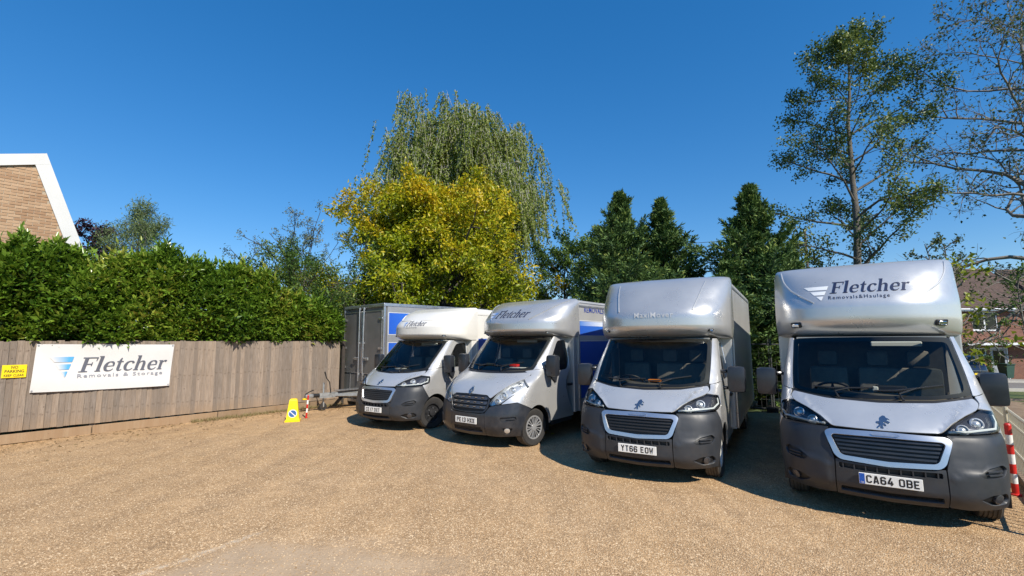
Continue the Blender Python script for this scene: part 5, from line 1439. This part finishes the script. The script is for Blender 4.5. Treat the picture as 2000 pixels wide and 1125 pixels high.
def grow(g, base, H, r0, limbs, env, start=.25, lean=(0, 0), trunks=1, up=.5, curl=.13, sub=7, subl=.32, twig=4, twl=.35, grav=0., trunk_top=.97):
    """trunk, limbs inside env(h)->radius, side branches and twigs; returns lines, twig points and directions"""
    L = []; TP = []; TD = []
    for t in range(trunks):
        a0 = 2*PI*t/trunks+g.uniform(0, 1); off = np.array([math.cos(a0), math.sin(a0), 0])*(.25 if trunks > 1 else 0)
        top = np.array(base)+np.array([lean[0], lean[1], H*trunk_top])+off*H*.22
        k = 12; ts = np.linspace(0, 1, k+1)[:, None]; tp = np.array(base)+off+(top-np.array(base)-off)*ts
        tp[1:-1, :2] += np.cumsum(g.normal(0, .008*H, (k-1, 2)), 0)*.35
        tr_ = r0*(1-ts[:, 0])**.75+.012; L.append((tp, tr_))
        for i in range(limbs//trunks):
            h = start+(1-start)*((i+.5)/(limbs//trunks))**.9+g.uniform(-.02, .02); h = min(h, .985)
            f = h*k; j = min(int(f), k-1); p0 = tp[j]+(tp[j+1]-tp[j])*(f-j); a = i*2.39996+g.uniform(-.4, .4)+t
            R_ = env(h)*g.uniform(.72, 1.12); el = up+(h-start)*.5
            d = np.array([math.cos(a)*math.cos(el), math.sin(a)*math.cos(el), math.sin(el)])
            lp_ = path(g, p0, d, R_, 7, curl, grav); rb = max(.018, tr_[j]*.5*min(1, R_/(env(.5)+.01))); lr = np.linspace(rb, .010, 8); L.append((lp_, lr))
            for q in range(sub):
                u = .3+.7*(q+.7)/sub; f2 = u*7; j2 = min(int(f2), 6); p1 = lp_[j2]+(lp_[j2+1]-lp_[j2])*(f2-j2)
                dd = (lp_[j2+1]-lp_[j2]); dd = dd/np.linalg.norm(dd)+g.normal(0, .65, 3)+np.array([0, 0, .12+grav])
                sl = R_*subl*g.uniform(.6, 1.2)*(1.15-u*.5); sp_ = path(g, p1, dd, sl, 5, .2, grav); L.append((sp_, np.linspace(max(.008, rb*.35), .005, 6)))
                for w_ in range(twig):
                    f3 = g.uniform(.25, 1)*5; j3 = min(int(f3), 4); p2 = sp_[j3]+(sp_[j3+1]-sp_[j3])*(f3-j3)
                    d3 = (sp_[j3+1]-sp_[j3]); d3 = d3/np.linalg.norm(d3)+g.normal(0, .7, 3)+np.array([0, 0, grav])
                    tl = sl*twl*g.uniform(.6, 1.2); w3 = path(g, p2, d3, tl, 3, .2, grav); L.append((w3, np.array([.006, .005, .004, .003])))
                    TP.append(w3[1:]); TD.append(np.diff(w3, axis=0)/tl*3)
    return L, np.concatenate(TP), np.concatenate(TD)

def puff(g, TP, TD, n, sig, outw=.6, droop=0.):
    """n leaf sites scattered round twig points"""
    i = g.integers(0, len(TP), n); P = TP[i]+g.normal(0, sig, (n, 3)); D = TD[i]*outw+rdir(g, n)+np.array([0, 0, -droop]); return P, D, i

def tree(name, label, cat, lines, P, D, g, bark, lm, loc=(0, 0, 0), group=None, **kw):
    t = empty(name, loc); tag(t, label, cat, group)
    tr_o = tubes('trunk', lines[:1], bark, t, 8)
    if len(lines) > 1: tubes('branches', lines[1:], bark, t, 4)['kind'] = 'stuff'
    leaves('crown', P, D, lm, t, g, **kw)['kind'] = 'stuff'
    return t

# --- laurel hedge over the fence
g = np.random.default_rng(11)
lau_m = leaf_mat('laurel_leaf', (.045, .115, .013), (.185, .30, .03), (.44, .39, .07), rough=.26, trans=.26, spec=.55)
hd = empty('laurel_hedge', (FA.x, FA.y, 0), FANG); tag(hd, 'tall glossy laurel hedge growing over the timber fence', 'hedge')
def htop(s): return np.interp(s, [-3.5, -.25, .5, 1.2, 1.85, 3.2, 4.1, 4.9, 5.6, 6.2, 7.2], [4.1, 3.95, 3.85, 3.75, 3.95, 3.95, 3.85, 3.65, 3.4, 3.05, 2.6])
n = 5200; s = g.uniform(-3.5, 7.05, n); zt_ = htop(s)+.14*np.sin(s*3.1)+.10*np.sin(s*7.7+1)+.10*np.sin(s*13.1)+g.normal(0, .06, n)
u = g.uniform(0, 1, n); face = g.uniform(0, 1, n) < .74
z = np.where(face, 1.93+(zt_-1.93)*u, zt_-.05-.1*g.uniform(0, 1, n))
bul = .30*np.sin((z-1.9)/(zt_-1.9+.01)*PI)**.6+.10*np.sin(s*2.3+z*2)+.08*np.sin(s*5.1-z*3.3)
yf = .32-bul+.12*g.normal(0, 1, n)*.6                     # -y is towards the yard
y = np.where(face, yf, .1+g.uniform(0, 1.1, n))
SP = np.stack([s, y, z], 1)
SD = np.stack([g.normal(0, .45, n), np.where(face, -.75, -.15)+g.normal(0, .3, n), np.where(face, .45, 1.0)+g.normal(0, .3, n)], 1); SD /= np.linalg.norm(SD, axis=1, keepdims=True)
sl = g.uniform(.16, .34, n)*np.where((~face) & (g.uniform(0, 1, n) < .22), g.uniform(1.6, 2.6, n), 1.)
LP = []; LD = []; LT = []
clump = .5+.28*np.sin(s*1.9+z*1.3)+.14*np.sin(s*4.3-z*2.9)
for k in range(11):
    t = k/10; a = k*2.4+g.uniform(0, .6, n); b1 = np.cross(SD, np.array([0, 0, 1.])); b1 /= np.linalg.norm(b1, axis=1, keepdims=True); b2 = np.cross(SD, b1)
    out = b1*np.cos(a)[:, None]+b2*np.sin(a)[:, None]
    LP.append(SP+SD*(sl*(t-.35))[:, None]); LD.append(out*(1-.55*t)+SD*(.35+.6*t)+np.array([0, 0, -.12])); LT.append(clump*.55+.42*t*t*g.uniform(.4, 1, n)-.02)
m2 = 36000; s2 = g.uniform(-3.5, 7.05, m2); zt2 = htop(s2); LP.append(np.stack([s2, .45+g.uniform(-.1, .9, m2), 1.7+(zt2-1.85)*g.uniform(0, 1, m2)], 1)); LD.append(rdir(g, m2)); LT.append(np.full(m2, .12))  # inner leaves tinted dark to paint in the shade inside the hedge
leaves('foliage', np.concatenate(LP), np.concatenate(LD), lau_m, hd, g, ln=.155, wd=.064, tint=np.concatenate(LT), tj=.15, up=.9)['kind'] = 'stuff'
ls = []
for k in range(60):
    x = -3.4+k*.166; ls.append((path(g, (x, .7+g.uniform(-.3, .3), 0), (g.normal(0, .1), -.05, 1), htop(x)*.93, 6, .06), np.linspace(.03, .008, 7)))
tubes('stems', ls, bark_dark, hd, 5)['kind'] = 'stuff'

# --- looser shrubs at the end of the hedge
shr_m = leaf_mat('shrub_leaf', (.025, .065, .012), (.075, .145, .022), (.17, .23, .035), rough=.5, trans=.35)
grey_m = leaf_mat('grey_shrub_leaf', (.045, .075, .04), (.12, .16, .085), (.22, .22, .12), rough=.6, trans=.3)
for (lab, loc, H, Rr, m_, nl, ll, sd, st) in (
        ('bright green leafy shrub hanging over the far end of the fence', (-7.1, 14.9, 0), 4.1, 1.6, shr_m, 14000, .085, 21, .12),
        ('low green bush squeezed between the fence end and the box trailer', (-6.0, 15.6, 0), 2.95, 1.05, shr_m, 5000, .07, 22, .1),
        ('wispy grey green shrub with thin twigs above the hedge end', (-8.1, 17.2, 0), 5.5, 2.0, grey_m, 5200, .075, 23, .3)):
    g = np.random.default_rng(sd); L, TP, TD = grow(g, (0, 0, 0), H, .06, 26, lambda h: Rr*(.5+.9*math.sin(PI*min(1, h*.9))), st, trunks=2, up=.6, sub=5, twig=4)
    P, D, i = puff(g, TP, TD, nl, .06 if m_ is grey_m else .12); tint = .45+.35*np.sin(P[:, 0]*3+P[:, 2]*2)*.5+.15*(P[:, 2]/H)
    tree('shrub', lab, 'shrub', L, P, D, g, bark_dark, m_, loc, ln=ll, wd=ll*.5, tint=tint)

# --- purple tree and feathery tree behind the house
pur_m = leaf_mat('purple_leaf', (.02, .010, .018), (.055, .022, .04), (.10, .05, .07), rough=.5, trans=.25)
g = np.random.default_rng(31); L, TP, TD = grow(g, (0, 0, 0), 8.1, .12, 24, lambda h: 1.2*(.35+math.sin(PI*h*.85)), .35, sub=6)
P, D, i = puff(g, TP, TD, 4500, .12); tree('purple_tree', 'purple leaved tree peeping out beside the white gable edge', 'tree', L, P, D, g, bark_dark, pur_m, (-22.4, 24.2, 0), ln=.16, wd=.10)
fea_m = leaf_mat('feathery_leaf', (.08, .125, .045), (.17, .23, .085), (.28, .33, .14), rough=.6, trans=.35)
g = np.random.default_rng(32); L, TP, TD = grow(g, (0, 0, 0), 8.0, .14, 26, lambda h: 2.2*(.35+math.sin(PI*h*.85)), .3, sub=6, up=.9)
P, D, i = puff(g, TP, TD, 12000, .16); tree('feathery_tree', 'soft feathery green tree behind the hedge right of the purple tree', 'tree', L, P, D, g, bark_grey, fea_m, (-20.3, 24.6, 0), ln=.22, wd=.035)

# --- golden leaved tree behind the trailer
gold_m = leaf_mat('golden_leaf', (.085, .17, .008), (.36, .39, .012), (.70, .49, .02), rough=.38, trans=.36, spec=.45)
g = np.random.default_rng(41)
def gold_env(h): return float(np.interp(h, [0, .15, .4, .65, .8, .92, 1], [4.4, 5.7, 6.0, 5.4, 4.1, 2.4, 1.2]))
L, TP, TD = grow(g, (0, 0, 0), 8.7, .24, 84, gold_env, .14, trunks=2, up=.22, sub=8, twig=4, subl=.30)
TP = TP[TP[:, 2] > 2.0+.0*TP[:, 0]] if False else TP
P, D, i = puff(g, TP, TD, 105000, .17, droop=.2)
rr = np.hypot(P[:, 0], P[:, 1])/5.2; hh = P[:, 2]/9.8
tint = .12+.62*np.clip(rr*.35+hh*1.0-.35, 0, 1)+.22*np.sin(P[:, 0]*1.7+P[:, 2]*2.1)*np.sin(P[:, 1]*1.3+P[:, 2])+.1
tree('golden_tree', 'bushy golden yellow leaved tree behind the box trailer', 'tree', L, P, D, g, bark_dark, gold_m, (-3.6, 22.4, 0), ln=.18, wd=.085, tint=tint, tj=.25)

# --- weeping birch
bir_m = leaf_mat('birch_leaf', (.085, .135, .022), (.21, .265, .045), (.36, .39, .09), rough=.5, trans=.35)
g = np.random.default_rng(51)
def bir_env(h): return float(np.interp(h, [.3, .45, .6, .75, .86, .94, 1], [4.2, 5.2, 5.8, 5.6, 5.0, 4.2, 3.2]))
L, TP, TD = grow(g, (0, 0, 0), 14.9, .26, 66, bir_env, .30, trunks=3, up=.45, sub=6, twig=1, subl=.25, curl=.10)
strand = []; SPt = []; SDr = []; ST = []
src = TP[g.integers(0, len(TP), 4300)]+g.normal(0, .45, (4300, 3))*np.array([1, 1, .5])
for p in src:
    ln_ = g.uniform(.9, 3.6)*(1.15 if math.hypot(p[0], p[1]) > 3 else .85); k = 7
    d = np.array([p[0]*.05+g.normal(0, .22), p[1]*.05+g.normal(0, .22), -1]); pp = path(g, p, d, ln_, k, .07, -.12)
    strand.append((pp, np.linspace(.010, .003, k+1)))
    m_ = int(ln_*26); t = g.uniform(0, k, m_); j = np.minimum(t.astype(int), k-1); SPt.append(pp[j]+(pp[j+1]-pp[j])*(t-j)[:, None]+g.normal(0, .05, (m_, 3))); SDr.append(np.tile([0, 0, -.9], (m_, 1))+g.normal(0, .6, (m_, 3)))
    ST.append(np.full(m_, g.uniform(.2, .8)))
P = np.concatenate(SPt); D = np.concatenate(SDr)
tree('weeping_birch', 'tall weeping birch with pale trunks and hanging green strands', 'tree', L+strand, P, D, g, bark_birch, bir_m, (-3.1, 29.0, 0), ln=.15, wd=.095, tint=np.concatenate(ST), tj=.18, up=.1)

# --- conifers behind the vans
con_m = leaf_mat('conifer_spray', (.024, .062, .024), (.105, .18, .042), (.32, .35, .075), rough=.6, trans=.12, spec=.3)
def conifer(label, loc, H, Rb, seed, nb, lean=(0, 0), zt0=.2):
    g = np.random.default_rng(seed); t = empty('conifer_tree', loc); tag(t, label, 'tree', 'dark conifers behind the vans')
    k = 10; ts = np.linspace(0, 1, k+1); tp = np.stack([lean[0]*ts**2, lean[1]*ts**2, H*ts], 1); tubes('trunk', [(tp, .14*(1-ts)+.012)], bark_dark, t, 8)
    LP = []; LD = []; LT = []; ls = []; ph = g.uniform(0, 6.28, 4)
    for b in range(nb):
        h = zt0/H+(.995-zt0/H)*((b+.5)/nb)**1.1; a = b*2.39996+g.uniform(-.5, .5)
        lob = 1+.28*math.sin(a*2+h*7+ph[0])+.22*math.sin(a*3-h*15+ph[1])+.15*math.sin(h*23+ph[2])
        R_ = (Rb*((1-h)**.95)*(.7+.3*min(1, h*5))*1.1*lob*g.uniform(.5, 1.2)+.05); el = .15+.75*h+g.uniform(-.15, .25)
        f = min(h*k, k-.001); j = int(f); c = tp[j]+(tp[j+1]-tp[j])*(f-j)
        d = np.array([math.cos(a)*math.cos(el), math.sin(a)*math.cos(el), math.sin(el)]); bp = path(g, c, d, R_, 5, .12, .03); ls.append((bp, np.linspace(.022, .004, 6)))
        sd_ = np.array([-math.sin(a), math.cos(a), 0]); ns = int(5+9*R_)
        for q in range(ns):                                # feathery side sprays
            u = (.35+.65*(q+g.uniform(0, 1))/ns)*5; j = min(int(u), 4); p = bp[j]+(bp[j+1]-bp[j])*(u-j); sg = 1 if q % 2 else -1
            sl = (.06+.12*(1-h)**.5+.30*R_*(1.15-u/5))*g.uniform(.7, 1.3); dv = d*.75+sd_*sg*.75+np.array([0, 0, g.uniform(-.15, .45)]); dv /= np.linalg.norm(dv)
            m_ = 11; w = np.linspace(0, 1, m_); pts = p+dv*(w*sl)[:, None]+np.array([0, 0, -.10])*(w**2*sl)[:, None]; LP.append(pts+g.normal(0, .02, (m_, 3)))
            LD.append(dv+g.normal(0, .45, (m_, 3))); LT.append(np.clip(.05+.50*(u/5)*w*g.uniform(.5, 1.25)+.12*math.sin(b*.7)+.12, 0, 1))
    tubes('branches', ls, bark_dark, t, 4)['kind'] = 'stuff'
    leaves('crown', np.concatenate(LP), np.concatenate(LD), con_m, t, g, ln=.15, wd=.045, tint=np.concatenate(LT), tj=.18, up=.3)['kind'] = 'stuff'
conifer('dark conifer behind the plate YT66 van, the left of the close pair', (3.9, 16.2, -.1), 7.25, 2.6, 61, 420)
conifer('dark conifer behind the plate YT66 van, the right of the close pair', (5.55, 16.7, -.1), 7.15, 2.5, 62, 420)
conifer('dark conifer standing between the two nearest vans', (7.75, 14.6, -.15), 7.0, 2.5, 63, 420)
conifer('short dark conifer filling the gap low behind the nearest van', (9.6, 15.6, -.2), 5.0, 1.7, 64, 240)
conifer('bushy dark conifer low between the two nearest vans', (6.55, 13.9, -.1), 4.3, 1.5, 65, 240)
conifer('broad low conifer behind the pair of tall conifers', (3.2, 17.6, -.1), 3.4, 1.4, 66, 200)
conifer('broad low conifer right behind the plate YT66 van', (8.8, 13.2, -.15), 3.8, 1.5, 67, 240)

# --- light green trees in the gap
lg_m = leaf_mat('light_green_leaf', (.04, .085, .015), (.10, .18, .03), (.21, .29, .05), rough=.5, trans=.4)
for lab, loc, H, Rr, sd in (('light green tree between the golden tree and the dark conifers', (2.9, 25, -.2), 6.9, 2.3, 71), ('light green tree rising just left of the conifer pair', (5.0, 24, -.2), 7.3, 2.0, 72)):
    g = np.random.default_rng(sd); L, TP, TD = grow(g, (0, 0, 0), H, .11, 30, lambda h: Rr*(.35+.85*math.sin(PI*h*.88)), .3, sub=6)
    P, D, i = puff(g, TP, TD, 8500, .11); tree('light_green_tree', lab, 'tree', L, P, D, g, bark_dark, lg_m, loc, 'light green trees beyond the yard', ln=.15, wd=.085, tint=.4+.3*np.sin(P[:, 0]*2+P[:, 2]*3))
g = np.random.default_rng(73); L, TP, TD = grow(g, (0, 0, 0), 6.2, .10, 26, lambda h: 1.25*(.5+.6*math.sin(PI*h*.9)), .3, trunks=2, up=.95, sub=5)
P, D, i = puff(g, TP, TD, 3200, .10); tree('slender_tree', 'slender dark stemmed tree left of the golden tree', 'tree', L, P, D, g, bark_dark, shr_m, (-6.15, 20.2, 0), ln=.13, wd=.07)

# --- the tall open alder
ald_m = leaf_mat('alder_leaf', (.035, .075, .022), (.11, .165, .036), (.26, .29, .06), rough=.45, trans=.3, spec=.45)
g = np.random.default_rng(84)
def ald_env(h): return 3.2*(.55+.62*math.sin(PI*min(1, (h-.12)*1.05)))*(1 if h < .72 else max(.32, 1-(h-.72)*2.3))
L, TP, TD = grow(g, (0, 0, 0), 15.2, .17, 36, ald_env, .24, up=.40, sub=8, twig=4, subl=.30, lean=(.7, 0), curl=.14)
P, D, i = puff(g, TP, TD, 23000, .15); tree('alder_tree', 'tall open crowned tree with straight trunk behind the nearest van', 'tree', L, P, D, g, bark_ald, ald_m, (13.55, 18.4, -.3), ln=.115, wd=.075, tint=.3+.35*np.sin(P[:, 0]*1.3+P[:, 2]*1.1)*np.sin(P[:, 1]+P[:, 2]*.7)+.12)

# --- crooked, thinly leaved tree at the right edge
sp_m = leaf_mat('sparse_leaf', (.035, .06, .02), (.085, .12, .035), (.20, .22, .07), rough=.5, trans=.35)
g = np.random.default_rng(95)
def bare_env(h): return 4.6*(.75+.4*math.sin(PI*h))
L, TP, TD = grow(g, (0, 0, 0), 15.5, .22, 38, bare_env, .20, up=.25, sub=10, twig=6, subl=.36, twl=.55, lean=(-.3, 0), curl=.27)
L = L[:1]+[(a, b*1.3) for a, b in L[1:]]; P, D, i = puff(g, TP, TD, 6500, .10); tree('crooked_tree', 'crooked thinly leaved tree at the right edge of the picture', 'tree', L, P, D, g, bark_pale, sp_m, (20.6, 17.0, -.4), ln=.13, wd=.08)

# --- saplings and bright leaves right of the nearest van
yg_m = leaf_mat('yellow_green_leaf', (.11, .17, .012), (.27, .31, .02), (.45, .42, .05), rough=.45, trans=.4)
for lab, loc, H, Rr, nl, sd, m_, ll in (
        ('young tree with bright yellow green leaves in front of the terraced house', (11.5, 12.0, -.1), 3.9, .9, 330, 101, yg_m, .17),
        ('thin sapling with pale leaves right of the tall open tree', (13.3, 14.6, -.2), 5.3, .7, 750, 102, sp_m, .10),
        ('thin bare topped sapling above the nearest van', (14.5, 15.2, -.2), 5.4, .8, 700, 103, sp_m, .10),
        ('bushy sapling in front of the crooked tree', (17.1, 15.4, -.25), 4.4, .8, 700, 104, lg_m, .11),
        ('leafy sapling low against the terraced house roof', (19.3, 16.0, -.3), 4.2, .9, 900, 105, shr_m, .11)):
    g = np.random.default_rng(sd); L, TP, TD = grow(g, (0, 0, 0), H, .026, 14, lambda h: Rr*(.4+.7*math.sin(PI*h*.9)), .3, up=.5, sub=4, twig=3)
    P, D, i = puff(g, TP, TD, nl, .05); tree('sapling', lab, 'sapling', L, P, D, g, bark_grey, m_, loc, 'saplings beyond the railing', ln=ll, wd=ll*.5)
g = np.random.default_rng(110); L, TP, TD = grow(g, (0, 0, 0), 1.1, .03, 16, lambda h: .7, .1, up=.5, sub=4)
P, D, i = puff(g, TP, TD, 1800, .08); tree('garden_bush', 'small flowering bush beside the terraced house door', 'bush', L, P, D, g, bark_dark, shr_m, (33.3, 33.0, gz(33.3, 33)+.08), ln=.10, wd=.06)
# dry grass tufts along the bottom of the fence and round the trailer hitch
g = np.random.default_rng(120); n = 1500; s = g.uniform(3.2, 7.2, n); dd = np.abs(g.normal(.05, .12, n)); P = np.stack([FA.x+U2.x*s+NF.x*(dd+.05), FA.y+U2.y*s+NF.y*(dd+.05), np.full(n, .0)], 1)
D = g.normal(0, .5, (n, 3)); D[:, 2] = g.uniform(.3, 1.2, n)
tag(leaves('grass_tufts', P, D, leaf_mat('dry_grass', (.20, .15, .07), (.30, .24, .11), (.16, .19, .05), rough=.8, trans=.2), None, g, ln=.10, wd=.010), 'dry grass tufts growing along the foot of the timber fence', None, kind='stuff')

# leaf litter and twigs on the gravel below the hedge
g = np.random.default_rng(130); n = 420; s = g.uniform(-1.5, 7.0, n); dd = np.abs(g.normal(.1, .8, n))+.06; P = np.stack([FA.x+U2.x*s+NF.x*dd, FA.y+U2.y*s+NF.y*dd, np.full(n, .012)], 1)
D = g.normal(0, 1, (n, 3)); D[:, 2] = g.uniform(-.05, .15, n)
tag(leaves('leaf_litter', P, D, leaf_mat('dead_leaf', (.07, .04, .02), (.20, .13, .05), (.36, .30, .10), rough=.8, trans=.1), None, g, ln=.06, wd=.028, up=3.), 'scattered dead leaves on the gravel below the hedge', None, kind='stuff')
for lab, x, y in (('yellow fallen leaf on the gravel behind the silver hub cap', .77, 9.81), ('small yellow fallen leaf just behind the other one', .60, 9.93)):
    g = np.random.default_rng(int(x*100)); lf = leaves('fallen_leaf', np.array([[x, y, .015]]), np.array([[1., .4, .1]]), gold_m, None, g, ln=.13, wd=.07, tint=np.array([.8]), up=3.); tag(lf, lab, 'leaf', 'yellow leaves fallen by the van wheel')
